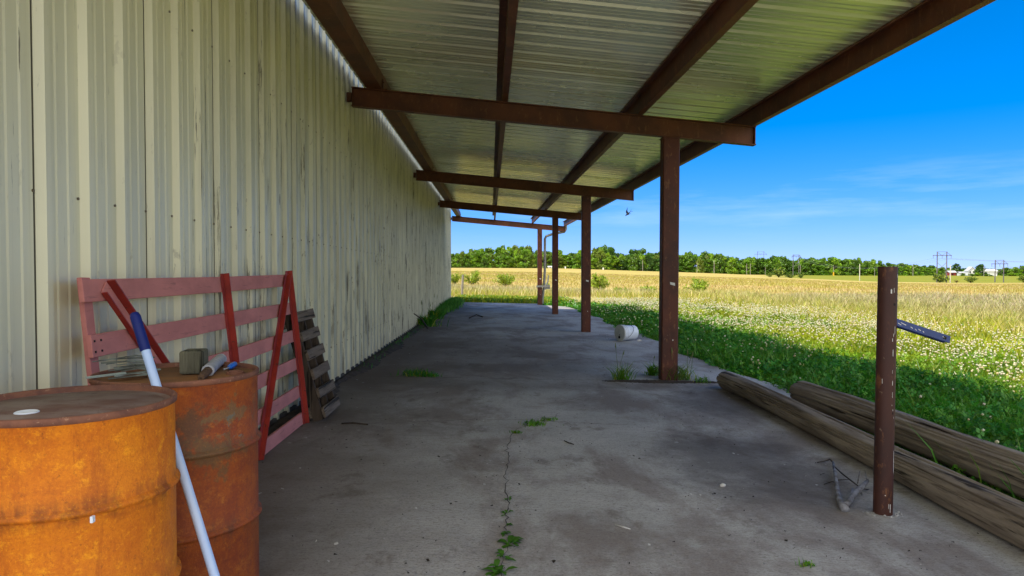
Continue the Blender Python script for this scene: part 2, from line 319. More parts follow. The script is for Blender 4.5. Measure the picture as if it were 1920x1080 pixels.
M['lid_b'] = mk_simple('brown_rust_lid', (.24, .105, .035), (.15, .075, .035), (5, 9, 5), .8, bump=.3, speck=(.09, .05, .03))
M['rim'] = mk_simple('rim_rust', (.22, .09, .05), (.12, .05, .035), (14, 14, 14), .75, bump=.3, speck=(.35, .2, .12))
M['blue'] = mk_simple('blue_paint', (.008, .036, .19), (.006, .025, .12), (6, 6, 6), .45, 0, .5, 0, True, (.02, .03, .08))
M['navy_grip'] = mk_simple('navy_rubber', (.005, .014, .13), (.004, .010, .10), (8, 8, 8), .55, speck=(.02, .03, .1))
M['white_pole'] = mk_simple('pale_blue_white_enamel', (.42, .56, .82), (.50, .61, .80), (5, 5, 3), .35, 0, .5)
M['white'] = mk_simple('white_plastic', (.74, .78, .84), (.62, .67, .74), (6, 6, 6), .4, 0, .5, speck=(.35, .35, .34))
M['pail_lid'] = mk_simple('grey_white_lid', (.56, .57, .54), (.45, .46, .44), (6, 6, 6), .45, 0, .4, speck=(.28, .27, .25))
M['whitepaint'] = mk_simple('white_paint_spots', (.75, .73, .68), (.6, .58, .54), (30, 30, 30), .6)
M['dark'] = mk_simple('dark_opening', (.012, .01, .01), (.02, .016, .014), (9, 9, 9), .9)
M['twig'] = mk_simple('grey_lichen_twig', (.26, .26, .28), (.10, .085, .075), (16, 16, 16), .9, bump=.4, speck=(.05, .04, .035))
M['twig_dark'] = mk_simple('dark_twig', (.055, .042, .035), (.03, .024, .02), (16, 16, 16), .9, bump=.4)
M['strip'] = mk_simple('grey_green_strips', (.19, .215, .18), (.08, .08, .065), (12, 12, 12), .7, bump=.3)
M['stone'] = mk_simple('pale_chip', (.62, .60, .56), (.42, .40, .37), (20, 20, 20), .8)
M['rubble'] = mk_simple('grey_rubble', (.42, .41, .39), (.25, .24, .23), (40, 40, 40), .9)
M['pole'] = mk_simple('grey_utility_pole', (.36, .32, .27), (.25, .22, .19), (2, 2, 1), .9)
M['pole_pale'] = mk_simple('pale_pole', (.62, .58, .48), (.5, .46, .38), (2, 2, 1), .9)
M['trunk'] = mk_simple('bark', (.11, .085, .06), (.06, .048, .036), (3, 3, 1), .95)
M['grey_spout'] = mk_simple('weathered_downspout', (.30, .29, .26), (.19, .18, .16), (3, 3, 3), .6, speck=(.10, .06, .04))
M['house_white'] = mk_simple('white_siding', (.74, .74, .72), (.64, .64, .63), (.5, .5, .5), .7)
M['house_roof'] = mk_simple('pale_roof', (.55, .56, .58), (.44, .45, .47), (.5, .5, .5), .6)
M['barn_red'] = mk_simple('barn_red', (.30, .05, .045), (.22, .04, .035), (.5, .5, .5), .8)
M['pylon'] = mk_simple('dark_pylon_wood', (.17, .155, .15), (.11, .10, .10), (2, 2, 1), .9)
M['yellow'] = mk_simple('yellow_marker', (.75, .42, .02), (.68, .36, .02), (2, 2, 2), .5)
M['bird'] = mk_simple('dark_feathers', (.018, .018, .028), (.03, .025, .03), (30, 30, 30), .6)
M['wire'] = mk_simple('grey_wire', (.20, .20, .20), (.14, .14, .14), (1, 1, 1), .6)
M['pvc_wrap'] = mk_simple('pale_wrap', (.42, .42, .44), (.30, .30, .31), (20, 20, 20), .7, bump=.4)
M['handle_wood'] = mk_wood('old_handle_wood', (.19, .11, .06), (.12, .065, .04), (.04, .025, .018), 1, 3.)
def mk_ground():
    m = Mat('field_ground', .95, 0, .1); x = m.xyz()
    near = m.mix(m.rng(m.noise((1.1, 1.1, 1), 5), .35, .65), (.10, .16, .010), (.20, .22, .012))
    tan = m.mix(m.rng(m.noise((.9, .9, 1), 6, .7, seed=2), .32, .68), (.48, .38, .17), (.34, .32, .07))
    ex = m.math('SUBTRACT', x[0], 3.3); ey = m.math('SUBTRACT', x[1], 31.0); dd = m.math('MAXIMUM', ex, ey)
    dd = m.math('ADD', dd, m.math('MULTIPLY', m.math('SUBTRACT', m.noise((.25, .25, 1), 4, seed=4), .5), 6))
    back = m.rng(x[1], -2, 1); f = m.math('MULTIPLY', m.rng(dd, 4.0, 8.0), back); c = m.mix(f, near, tan)
    g1 = m.noise((.012, .05, 1), 6, .62, seed=5); gold = m.mix(m.rng(g1, .36, .64), (.52, .39, .135), (.43, .35, .085))
    g2 = m.noise((.02, .11, 1), 6, .65, seed=9); gold = m.mix(m.rng(g2, .53, .68, 0, .8), gold, (.44, .38, .04))
    g3 = m.noise((.5, 1.6, 1), 5, .7, seed=13); gold = m.mix(m.rng(g3, .42, .70, 0, .35), gold, (.34, .26, .07))
    ed = m.math('ADD', x[1], m.math('MULTIPLY', m.math('SUBTRACT', m.noise((.05, .05, 1), 4, seed=6), .5), 14))
    c = m.mix(m.rng(m.math('ADD', ed, m.math('MULTIPLY', x[0], .42)), 50, 56), c, gold)
    for (yy, w, x0, x1) in ((112, 4, -40, 12), (62, 1.6, 10, 40), (190, 6, -60, 5)):     # grassed waterways
        sd = m.math('ABSOLUTE', m.math('SUBTRACT', m.math('ADD', x[1], m.math('MULTIPLY', m.noise((.06, .06, 1), 3, seed=8), w * 2)), yy + w))
        sf = m.math('MULTIPLY', m.math('MULTIPLY', m.rng(sd, w, w * .4), m.rng(x[0], x0, x0 + 6)), m.rng(x[0], x1, x1 - 8)); c = m.mix(m.math('MULTIPLY', sf, .85), c, (.22, .27, .02))
    u = m.math('DIVIDE', x[0], m.math('MAXIMUM', x[1], 1.)); far = m.math('MULTIPLY', m.rng(m.math('ADD', x[1], m.math('MULTIPLY', m.noise((.03, .03, 1), 3, seed=3), 16)), 298, 308), m.rng(u, .36, .44))
    c = m.mix(far, c, m.mix(m.rng(m.noise((.05, .15, 1), 5, seed=15), .35, .65), (.20, .23, .022), (.27, .25, .03)))
    yard = m.math('MULTIPLY', m.rng(m.math('ADD', x[1], m.math('MULTIPLY', m.noise((.8, .8, 1), 4, seed=22), 1.5)), 2.0, 1.2), m.rng(x[1], -30, -26))  # unseen pale gravel behind the camera, added to bounce sun into the shade
    yard = m.math('MULTIPLY', yard, m.rng(m.math('ADD', x[0], m.math('MULTIPLY', m.noise((.6, .6, 1), 4, seed=23), 2)), 8, 6.5))
    c = m.mix(yard, c, m.mix(m.rng(m.noise((9, 9, 9), 5, .7, seed=24), .35, .65), (.60, .57, .52), (.45, .43, .39)))
    m.color(c); m.bump(g3, .6, .15); return m.m
M['ground'] = mk_ground()

M['screw'] = mk_simple('dull_screw', (.20, .17, .13), (.10, .075, .05), (40, 40, 40), .6)
M['roof_top'] = mk_simple('dull_roof_top', (.13, .11, .09), (.08, .065, .05), (2, 2, 2), .8)  # unseen upper face, made dark to cut its bounce onto the wall
# ------------------------------------------------------------------ ground and slab
def build_ground():
    r = np.concatenate([np.linspace(0, 60, 61), np.geomspace(63, 3500, 70)]); n = 240
    th = np.linspace(0, 2 * np.pi, n, endpoint=False); V = []
    R_, T_ = np.meshgrid(r, th, indexing='ij'); X = R_ * np.sin(T_); Y = R_ * np.cos(T_); Z = terrain(X, Y)
    V = np.stack([X, Y, Z], -1).reshape(-1, 3); i, k = np.meshgrid(np.arange(len(r) - 1), np.arange(n), indexing='ij')
    k2 = (k + 1) % n; Fq = np.stack([i * n + k, (i + 1) * n + k, (i + 1) * n + k2, i * n + k2], -1).reshape(-1, 4)[:, ::-1]
    o = mesh_np('ground', V, Fq, M['ground']); o['kind'] = 'structure'; o.data.shade_smooth()
build_ground()
def slab_edge(Y): return 3.32 - .12 * (1 - min(1, max(0, (Y - 6.4) / 2.2))) - .95 * min(1, max(0, (Y - 28.5) / 3)) ** 2 + .10 * math.sin(Y * .9) + .07 * math.sin(Y * 2.3 + 1)
def build_slab():
    b = MB(); ys = np.linspace(.6, 33, 131); n = len(ys); vs = []
    for y in ys:
        xe = slab_edge(y); yy = y + (.15 * math.sin(xe * 3) if y > 32.9 else 0)
        for x in (-1.72, 0.8, xe): vs.append((x, yy, fz(x, yy)))
        vs.append((xe, yy, fz(xe, yy) - .2))
    fs = [(i * 4 + j, i * 4 + j + 1, (i + 1) * 4 + j + 1, (i + 1) * 4 + j) for i in range(n - 1) for j in range(3)]
    fs.append(tuple((n - 1) * 4 + j for j in range(4)))
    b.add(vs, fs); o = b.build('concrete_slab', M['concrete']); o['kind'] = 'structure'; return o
slab = build_slab()
def ribbon(pts, w, name, mat, dz=.004):
    b = MB(); pts = [np.array(p) for p in pts]; vs = []
    for i, p in enumerate(pts):
        t = pts[min(i + 1, len(pts) - 1)] - pts[max(i - 1, 0)]; t = t / np.linalg.norm(t); c = np.array([-t[1], t[0], 0]); ww = w * random.uniform(.4, 1.3)
        for sgn in (-1, 1): q = p + c * sgn * ww / 2; vs.append((q[0], q[1], fz(q[0], q[1]) + dz))
    return vs, [(2 * i, 2 * i + 1, 2 * i + 3, 2 * i + 2) for i in range(len(pts) - 1)]
def build_cracks():
    b = MB(); px = [(1046, 776), (1040, 784), (1010, 792), (985, 800), (968, 806), (958, 820), (952, 834), (949, 846), (957, 856), (953, 868), (950, 880), (947, 894), (952, 902), (947, 912), (949, 930), (955, 944), (947, 962), (951, 976), (948, 990), (957, 1010), (948, 1034), (938, 1062), (942, 1100), (930, 1200)]
    pts = []
    for i in range(len(px) - 1):
        a = atF(*px[i]); c = atF(*px[i + 1])
        for t in (0, .33, .66): q = a + (c - a) * t; q[0] += random.uniform(-.012, .012); pts.append(q)
    b.add(*ribbon(pts, .0055, '', None))
    ln = [atF(560 + i * 8, 790 + 4 * math.sin(i * .1) + random.uniform(-.8, .8) + .06 * abs(i - 30)) for i in range(0, 78)]
    b.add(*ribbon(ln, .008, '', None))
    j1 = [np.array([x, 8.75 + random.uniform(-.015, .015), 0]) for x in np.linspace(-1.7, 3.3, 90)]; b.add(*ribbon(j1, .014, '', None))
    for yy in (16.4, 24.0): b.add(*ribbon([np.array([x, yy + random.uniform(-.01, .01), 0]) for x in np.linspace(-1.7, 3.3, 70)], .03, '', None))
    o = b.build('slab_crack', M['crack'], slab)
build_cracks()
# ridge of dirt and litter along the foot of the wall, and round the joint at the first post
def build_dirt():
    ys = np.linspace(3, 32.4, 420); V = []; 
    for y in ys:
        w = .16 + .10 * math.sin(y * 1.7) * math.sin(y * .6) + random.uniform(-.03, .04) + (.12 if y > 20 else 0); h = .03 + .02 * random.random()
        for t, hh in ((0, .8), (.3, 1), (.6, .6), (1, -.1)): x = -1.735 + w * t; V.append((x, y, fz(x, y) + h * hh + random.uniform(-.004, .004)))
    n = len(ys); Fq = [(i * 4 + j, i * 4 + j + 1, (i + 1) * 4 + j + 1, (i + 1) * 4 + j) for i in range(n - 1) for j in range(3)]
    o = mesh_np('dirt_along_wall', V, Fq, M['dirt']); o['kind'] = 'stuff'; o['label'] = 'dark ridge of dirt and litter along the foot of the sheet wall'
    xs = np.linspace(1.35, 3.05, 90); V = []
    for x in xs:
        for t in np.linspace(-1, 1, 5): y = 8.72 + t * (.10 + .05 * math.sin(x * 4)) + random.uniform(-.02, .02); V.append((x, y, fz(x, y) + .02 * (1 - t * t) * math.sin(min(1, (x - 1.3) * 2, (3.1 - x) * 3) * 1.5) - .003 + random.uniform(-.003, .003)))
    Fq = [(i * 5 + j, (i + 1) * 5 + j, (i + 1) * 5 + j + 1, i * 5 + j + 1) for i in range(len(xs) - 1) for j in range(4)]
    o = mesh_np('dirt_in_joint', V, Fq, M['dirt']); o['kind'] = 'stuff'; o['label'] = 'dark soil gathered in the slab joint beside the nearest brown post'
build_dirt()

# ------------------------------------------------------------------ barn
def rib_profile(y0, y1, lap=True):
    P = []; k0 = math.floor(y0 / .3048) - 1; y = k0 * .3048 + .13; k = k0
    while y < y1 + .31:
        if lap and k % 3 == 0: P += [(y - .009, 0), (y - .008, -.016), (y, -.016), (y + .001, 0)]
        P += [(y + .004, 0), (y + .024, .032), (y + .060, .032), (y + .082, 0), (y + .135, 0), (y + .143, .005), (y + .160, .005), (y + .168, 0), (y + .215, 0), (y + .223, .005), (y + .240, .005), (y + .248, 0)]
        y += .3048; k += 1
    return [(a, h) for a, h in P if y0 <= a <= y1]
def build_barn():
    t = thing('metal_barn', (-8, 15, 0), 'long cream metal barn with rust streaked ribbed wall', 'barn')
    P = rib_profile(1.4, 32.0); XW = -1.78; b = MB(); HT = 6.4
    vs = []; 
    for (y, h) in P: vs += [(XW + h, y, fz(-1.75, y) + .035), (XW + h, y, 1.2), (XW + h, y, 3.0), (XW + h, y, HT)]
    n = len(P); b.add(vs, [(i * 4 + j, (i + 1) * 4 + j, (i + 1) * 4 + j + 1, i * 4 + j + 1) for i in range(n - 1) for j in range(3)])
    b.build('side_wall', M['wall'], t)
    b = MB(); XB = -15.; ridge = (XW + XB) / 2
    for yy in (31.97, 1.42):
        b.add([(XW - .005, yy, -.3), (XB, yy, -.3), (XB, yy, HT), (ridge, yy, HT + 1.6), (XW - .005, yy, HT)], [(0, 1, 2, 3, 4)])
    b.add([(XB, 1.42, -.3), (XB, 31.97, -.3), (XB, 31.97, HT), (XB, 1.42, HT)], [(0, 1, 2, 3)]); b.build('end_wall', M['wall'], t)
    b = MB()
    for xa in (XW + .25, XB - .25):
        b.hexa([(xa, 1.2, HT - .03), (ridge, 1.2, HT + 1.65), (ridge, 32.2, HT + 1.65), (xa, 32.2, HT - .03), (xa, 1.2, HT + .02), (ridge, 1.2, HT + 1.7), (ridge, 32.2, HT + 1.7), (xa, 32.2, HT + .02)])
    b.build('roof', M['galv'], t)
    b = MB(); b.hexa([(-2.2, 1.42, -.5), (-1.757, 1.42, -.5), (-1.757, 31.9, -.6), (-2.2, 31.9, -.6), (-2.2, 1.42, fz(-1.75, 1.42) + .05), (-1.757, 1.42, fz(-1.75, 1.42) + .05), (-1.757, 31.9, fz(-1.75, 31.9) + .05), (-2.2, 31.9, fz(-1.75, 31.9) + .05)])
    b.build('foundation', M['footing'], t)
    b = MB()
    for zz in (.42, 1.55, 2.68):
        k = 8
        while k * .3048 + .13 < 16:
            for dy in (-.012, .094): y = k * .3048 + .13 + dy; b.tube([(XW - .001, y, zz + fz(-1.75, y)), (XW + .006, y, zz + fz(-1.75, y))], .0065, 6)
            k += 1
    sc = b.build('screws', M['screw'], t); sc['kind'] = 'stuff'
build_barn()

# ------------------------------------------------------------------ lean-to canopy
BY = [8.95 + 7.62 * k for k in range(-1, 4)]
def zb(X, Y): return 3.27 - .0905 * (X + 1.72) + .006 * (Y - 8.95)      # underside of the beams
def build_leanto():
    t = thing('lean_to', (2.2, 8.95, 0), 'open lean-to with brown steel posts, beams, purlins and ribbed metal roof', 'canopy')
    for k, y in enumerate(BY):
        b = MB(); x0, x1 = -1.70, 3.30; H = .235; w = .055; tf = .013
        def slab_(za, zc, ya, yb): b.hexa([(x0, ya, zb(x0, y) + za), (x1, ya, zb(x1, y) + za), (x1, yb, zb(x1, y) + za), (x0, yb, zb(x0, y) + za), (x0, ya, zb(x0, y) + zc), (x1, ya, zb(x1, y) + zc), (x1, yb, zb(x1, y) + zc), (x0, yb, zb(x0, y) + zc)])
        slab_(0, tf, y - w, y + w); slab_(H - tf, H, y - w, y + w); slab_(tf, H - tf, y - .006, y + .006)
        for xs in (x0 + .012, x1 - .012):
            b.hexa([(xs - .005, y - w + .004, zb(xs, y) + tf), (xs + .005, y - w + .004, zb(xs, y) + tf), (xs + .005, y + w - .004, zb(xs, y) + tf), (xs - .005, y + w - .004, zb(xs, y) + tf), (xs - .005, y - w + .004, zb(xs, y) + H - tf), (xs + .005, y - w + .004, zb(xs, y) + H - tf), (xs + .005, y + w - .004, zb(xs, y) + H - tf), (xs - .005, y + w - .004, zb(xs, y) + H - tf)])
        b.box(-1.76, -1.705, y - .03, y + .03, zb(x0, y) + .06, zb(x0, y) + .17)
        b.build('beam', M['steel'], t)
    posts = [(2.23, .104), (2.235, .104), (2.2, .104), (2.17, .10), (2.17, .10)]
    for (x, hw), y in zip(posts, BY):
        z0 = fz(x, y) - .05; z1 = zb(x, y) - .002; b = MB(); dx = .0 if y > 10 else -.01
        c = hw * .82; ch = .012
        ring = [(-hw + ch, -c), (hw - ch, -c), (hw, -c + ch), (hw, c - ch), (hw - ch, c), (-hw + ch, c), (-hw, c - ch), (-hw, -c + ch)]
        vs = [(x + dx + a, y + q, z0) for a, q in ring] + [(x + a, y + q, z1 - .02) for a, q in ring]
        b.add(vs, [tuple(range(7, -1, -1)), tuple(range(8, 16))] + [(i, (i + 1) % 8, 8 + (i + 1) % 8, 8 + i) for i in range(8)])
        b.box(x - hw - .005, x + hw + .005, y - c - .005, y + c + .005, z1 - .018, z1)
        p = b.build('post', M['post'], t)
        if y > 5:
            b = MB(); yy = y - c - .006; zz = {0: 0, 1: .98, 2: .98, 3: .98, 4: .5}[BY.index(y)]
            zm = HC - {1: .18, 2: .26, 3: .35, 4: .4}[BY.index(y)]
            b.hexa([(x - .01, yy, zm), (x + .05, yy, zm - .018), (x + .05, yy + .004, zm - .018), (x - .01, yy + .004, zm), (x - .012, yy, zm + .03), (x + .048, yy, zm + .018), (x + .048, yy + .004, zm + .018), (x - .012, yy + .004, zm + .03)])
            b.build('paint_mark', M['whitepaint'], p); b = MB(); b.box(x + .02, x + .032, yy, yy + .004, zm - .7, zm - .685); b.build('paint_mark', M['whitepaint'], p)
    for X in (-1.39, .145, 1.82, 3.245):
        b = MB(); h = .2; f = .07; th = .004; bys = (1.2, 32.0)
        def seg(xa, xb, za, zc):
            q = []
            for y in bys: q.append([(xa, y, zb(X, y) + .237 + za), (xb, y, zb(X, y) + .237 + za), (xb, y, zb(X, y) + .237 + zc), (xa, y, zb(X, y) + .237 + zc)])
            b.hexa([q[0][0], q[0][1], q[1][1], q[1][0], q[0][3], q[0][2], q[1][2], q[1][3]])
        if X < -1: seg(-1.51, -1.33, 0, h); b.build('purlin', M['steel'], t); continue
        seg(X - th / 2, X + th / 2, 0, h); seg(X + th / 2, X + f, 0, th); seg(X - f, X - th / 2, h - th, h); seg(X + f - th, X + f, th, .02); seg(X - f, X - f + th, h - .02, h - th)
        b.build('purlin', M['steel'], t)
    for y in BY:
        for X in (-1.32, .150, 1.825, 3.25):
            b = MB(); z0 = zb(X, y) + .2355; b.box(X + .0, X + .008, y - .045, y + .045, z0, z0 + .13); b.box(X + .008, X + .06, y - .045, y + .045, z0 + .002, z0 + .010); b.tube([(X + .006, y - .02, z0 + .09), (X + .020, y - .02, z0 + .09)], .009, 6); b.build('cleat', M['post'], t)
    P = rib_profile(1.15, 27.0, False); xs = (-1.70, -.5, .9, 2.2, 3.42); vs = []
    for (y, h) in P:
        for x in xs: vs.append((x, y, zb(x, y) + .237 + .204 + h))
    n = len(P); m = len(xs); b = MB(); b.add(vs, [(i * m + j, i * m + j + 1, (i + 1) * m + j + 1, (i + 1) * m + j) for i in range(n - 1) for j in range(m - 1)])
    o = b.build('roof_sheet', M['galv'], t); md = o.modifiers.new('thick', 'SOLIDIFY'); md.thickness = .0015; md.offset = 1; o.data.materials.clear(); o.data.materials.append(M['roof_top']); o.data.materials.append(M['galv']); md.material_offset = 1; md.material_offset_rim = 1
    # downspout at the last post
    y = BY[4]; top = Vector((3.33, y + .05, zb(3.3, y) + .36)); x = 2.17; zpx = zb(2.2, y)
    pts = [top, top + Vector((0, 0, -.25)), top + Vector((-.06, 0, -.36)), Vector((2.75, y + .05, zpx - .20)), Vector((2.46, y + .05, zpx - .30)), Vector((2.40, y + .05, zpx - .42)), Vector((2.40, y + .05, 1.2)), Vector((2.36, y + .05, .55)), Vector((2.30, y + .05, .0)), Vector((2.30, y + .05, fz(2.3, y) + .05))]
    b = MB(); b.tube(pts, .055, 10); ds = b.build('downspout', M['grey_spout'], t, True, 0, 40)
    b = MB(); b.box(2.02, 2.60, y - .11, y - .085, .50, .58); b.tube([(2.38, y - .05, .40), (2.52, y - .1, .75), (2.55, y - .1, 1.02)], [.05, .035, .03], 6); b.box(2.36, 2.62, y - .08, y + .02, .42, .60); b.build('hose_bracket', M['grey_spout'], ds)
    return t
build_leanto()

# ------------------------------------------------------------------ drums
def build_drum(name, c, label, body, lid, bung_px, seed, dent=0.):
    zf = fz(c[0], c[1]); t = thing(name, (c[0], c[1], zf), label, 'drum', 'rusty steel drums by the barn wall'); R = .2865; top = .88 - zf
    prof = [(.01, .012), (R - .02, .012), (R, .0), (R + .004, .006), (R, .02), (R, .297), (R + .003, .302), (R + .012, .308), (R + .013, .313), (R + .012, .318), (R + .003, .324), (R, .329), (R, .587), (R + .003, .592), (R + .012, .598), (R + .013, .603), (R + .012, .608), (R + .003, .614), (R, .619), (R, top - .022), (R + .002, top - .02)]
    b = MB(); vs0 = b.lathe(prof, (c[0], c[1], zf), 72)
    if dent:
        b.v = [(c[0] + (v[0] - c[0]) * k, c[1] + (v[1] - c[1]) * k, v[2]) for v in b.v for k in [1 - dent * max(0, math.sin((v[2] - zf) * 9 + math.atan2(v[1] - c[1], v[0] - c[0]) * 2)) * (1 if .05 < v[2] - zf < .8 else 0)]]
    b.build('body', body, t, True, 0, 50)
    b = MB(); b.lathe([(R + .001, top - .021), (R + .006, top - .018), (R + .0065, top - .004), (R + .003, top), (R - .003, top), (R - .006, top - .004), (R - .008, top - .02)], (c[0], c[1], zf), 72); b.build('rim', M['rim'], t, True, 0, 60)
    b = MB(); b.lathe([(R - .007, top - .018), (R - .03, top - .020), (R - .035, top - .016), (.0, top - .016)], (c[0], c[1], zf), 72); b.build('lid', lid, t, True, 0, 40)
    return t
D1 = (-1.25, 2.16); D2 = (-1.19, 2.765)
d1 = build_drum('steel_drum', D1, 'orange rusty drum nearest the camera with a white bung in its bare lid', M['drum_a'], M['lid_a'], None, 1)
d2 = build_drum('steel_drum', D2, 'darker red rusty drum with a wood block and tools on its lid', M['drum_b'], M['lid_b'], None, 2, .012)
q = atZ(50, 771, .868); b = MB(); b.lathe([(.031, -.003), (.031, .0), (.028, .002), (.025, .001), (0, .0)], (q[0], q[1], .866), 24); b.build('bung', M['white'], d1, True, 0, 40)
q = atZ(441, 699, .868); b = MB(); b.lathe([(.034, -.003), (.034, .005), (.029, .007), (.027, -.001), (0, -.0015)], (q[0], q[1], .867), 24); b.build('bung', M['rim'], d2, True, 0, 40)
b = MB(); q = atY(174, 973, D1[1] - .285); b.box(q[0] - .003, q[0] + .004, q[1] - .008, q[1] + .004, q[2] - .008, q[2] + .008); b.build('paper_scrap', M['white'], d1)

# things lying on the darker drum
zt = .866
q = atZ(356, 702, zt); b = MB(); s = .043; ca, sa = math.cos(.08), math.sin(.08)
def rot(x, y): return (q[0] + x * ca - y * sa, q[1] + .04 + x * sa + y * ca)
b.hexa([rot(-s, -s) + (zt,), rot(s, -s) + (zt,), rot(s, s) + (zt,), rot(-s, s) + (zt,), rot(-s, -s) + (zt + .088,), rot(s, -s) + (zt + .090,), rot(s, s) + (zt + .092,), rot(-s + .003, s) + (zt + .091,)])
tag(b.build('wood_block', M['block'], None, False, .008), 'grey weathered wooden cube standing on the lid of the darker drum', 'wood block')
a = atZ(377, 708, zt + .016); c = atZ(399, 686, zt + .018); e = atZ(411, 676, zt + .019)
t = thing('wrapped_handle', (a[0], a[1], zt), 'brown wooden tool handle with pale wrapping lying on the darker drum', 'tool handle')
a, c, e = Vector(a), Vector(c), Vector(e)
b = MB(); b.tube([a, a + (c - a) * .3, c], [.012, .016, .0165], 12, True, .1); b.build('handle', M['handle_wood'], t, True, 0, 40)
b = MB(); b.tube([a + (c - a) * .55, c, c + (e - c) * 1.3], [.023, .0235, .0235], 16, True, .05); b.build('wrapping', M['pvc_wrap'], t, True, 0, 50)
a = atZ(424, 691, zt + .008); c = atZ(430, 689, zt + .010); e = atZ(441, 682, zt + .012)
t = thing('screwdriver', (a[0], a[1], zt), 'small blue handled screwdriver lying by the bung of the darker drum', 'screwdriver')
b = MB(); b.tube([Vector(a) + (Vector(a) - Vector(c)) * .8, a, c], .003, 8); b.build('shaft', M['pvc_wrap'], t, True)
a, c = Vector(c), Vector(e); d = c - a; b = MB(); b.tube([a, a + d * .12, a + d * .5, a + d * .9, a + d], [.006, .011, .012, .011, .007], 10); b.build('handle', mk_simple('bright_blue_handle', (.02, .16, .62), (.015, .12, .5), (9, 9, 9), .35, 0, .5), t, True, 0, 50)
t = thing('strip_bundle', (-1.38, 2.72, zt), 'tangled bundle of grey green metal strips on the left of the darker drum', 'strips')
b = MB()
for i in range(16):
    x0 = 168 + random.uniform(0, 60); y0 = 705 - i * .9 + random.uniform(-3, 3); x1 = x0 + random.uniform(70, 120); y1 = y0 - random.uniform(4, 22)
    zz = zt + .008 + .0028 * i; A = Vector(atY(x0, y0, 2.60 + .012 * i)); B = Vector(atY(min(x1, 290), y1, 2.66 + .014 * i)); A.z = max(zz, zt + .005) + random.uniform(0, .012); B.z = zz + random.uniform(0, .012)
    mid = (A + B) / 2 + Vector((0, 0, random.uniform(-.002, .01)))
    b.bar(A, mid, random.uniform(.006, .013), .003, (random.uniform(-.4, .4), random.uniform(-.5, .5), 1)); b.bar(mid, B, random.uniform(.006, .012), .003, (random.uniform(-.4, .4), random.uniform(-.5, .5), 1))
b.build('strips', M['strip'], t)
A = Vector(atY(161, 708, 2.55)); A.z = zt + .022; B = Vector(atY(236, 700, 2.64)); B.z = zt + .026; C_ = Vector(atY(216, 724, 2.60)); C_.z = zt + .02; D_ = Vector(atY(300, 694, 2.78)); D_.z = zt + .02
b = MB(); b.bar(A, B, .012, .004, (0, -.4, 1)); b.bar(C_, D_, .01, .004, (0, -.4, 1)); b.build('pale_strip', mk_simple('pale_green_strip', (.34, .40, .36), (.26, .30, .27), (9, 9, 9), .6), t)
# blue and white pole standing between the drums
Pt = Vector(atY(252, 588, 2.50)); Pl = Vector(atY(404, 1085, 2.30)); d = (Pl - Pt).normalized()
foot = Pt + d * ((Pt.z - fz(-.8, 2.2)) / -d.z)
t = thing('handled_pole', foot, 'thin white pole with dark blue grip leaning between the two drums', 'pole')
g = .17 / 1.0; gl = (Vector(atY(277, 656, 2.47)) - Pt).length
b = MB(); b.tube([Pt + d * gl * .98, foot], .0150, 20); b.build('shaft', M['white_pole'], t, True, 0, 50)
b = MB(); b.tube([Pt - d * .003, Pt, Pt + d * .012, Pt + d * (gl - .004), Pt + d * gl], [.010, .014, .0172, .0172, .016], 20); b.build('grip', M['navy_grip'], t, True, 0, 50)

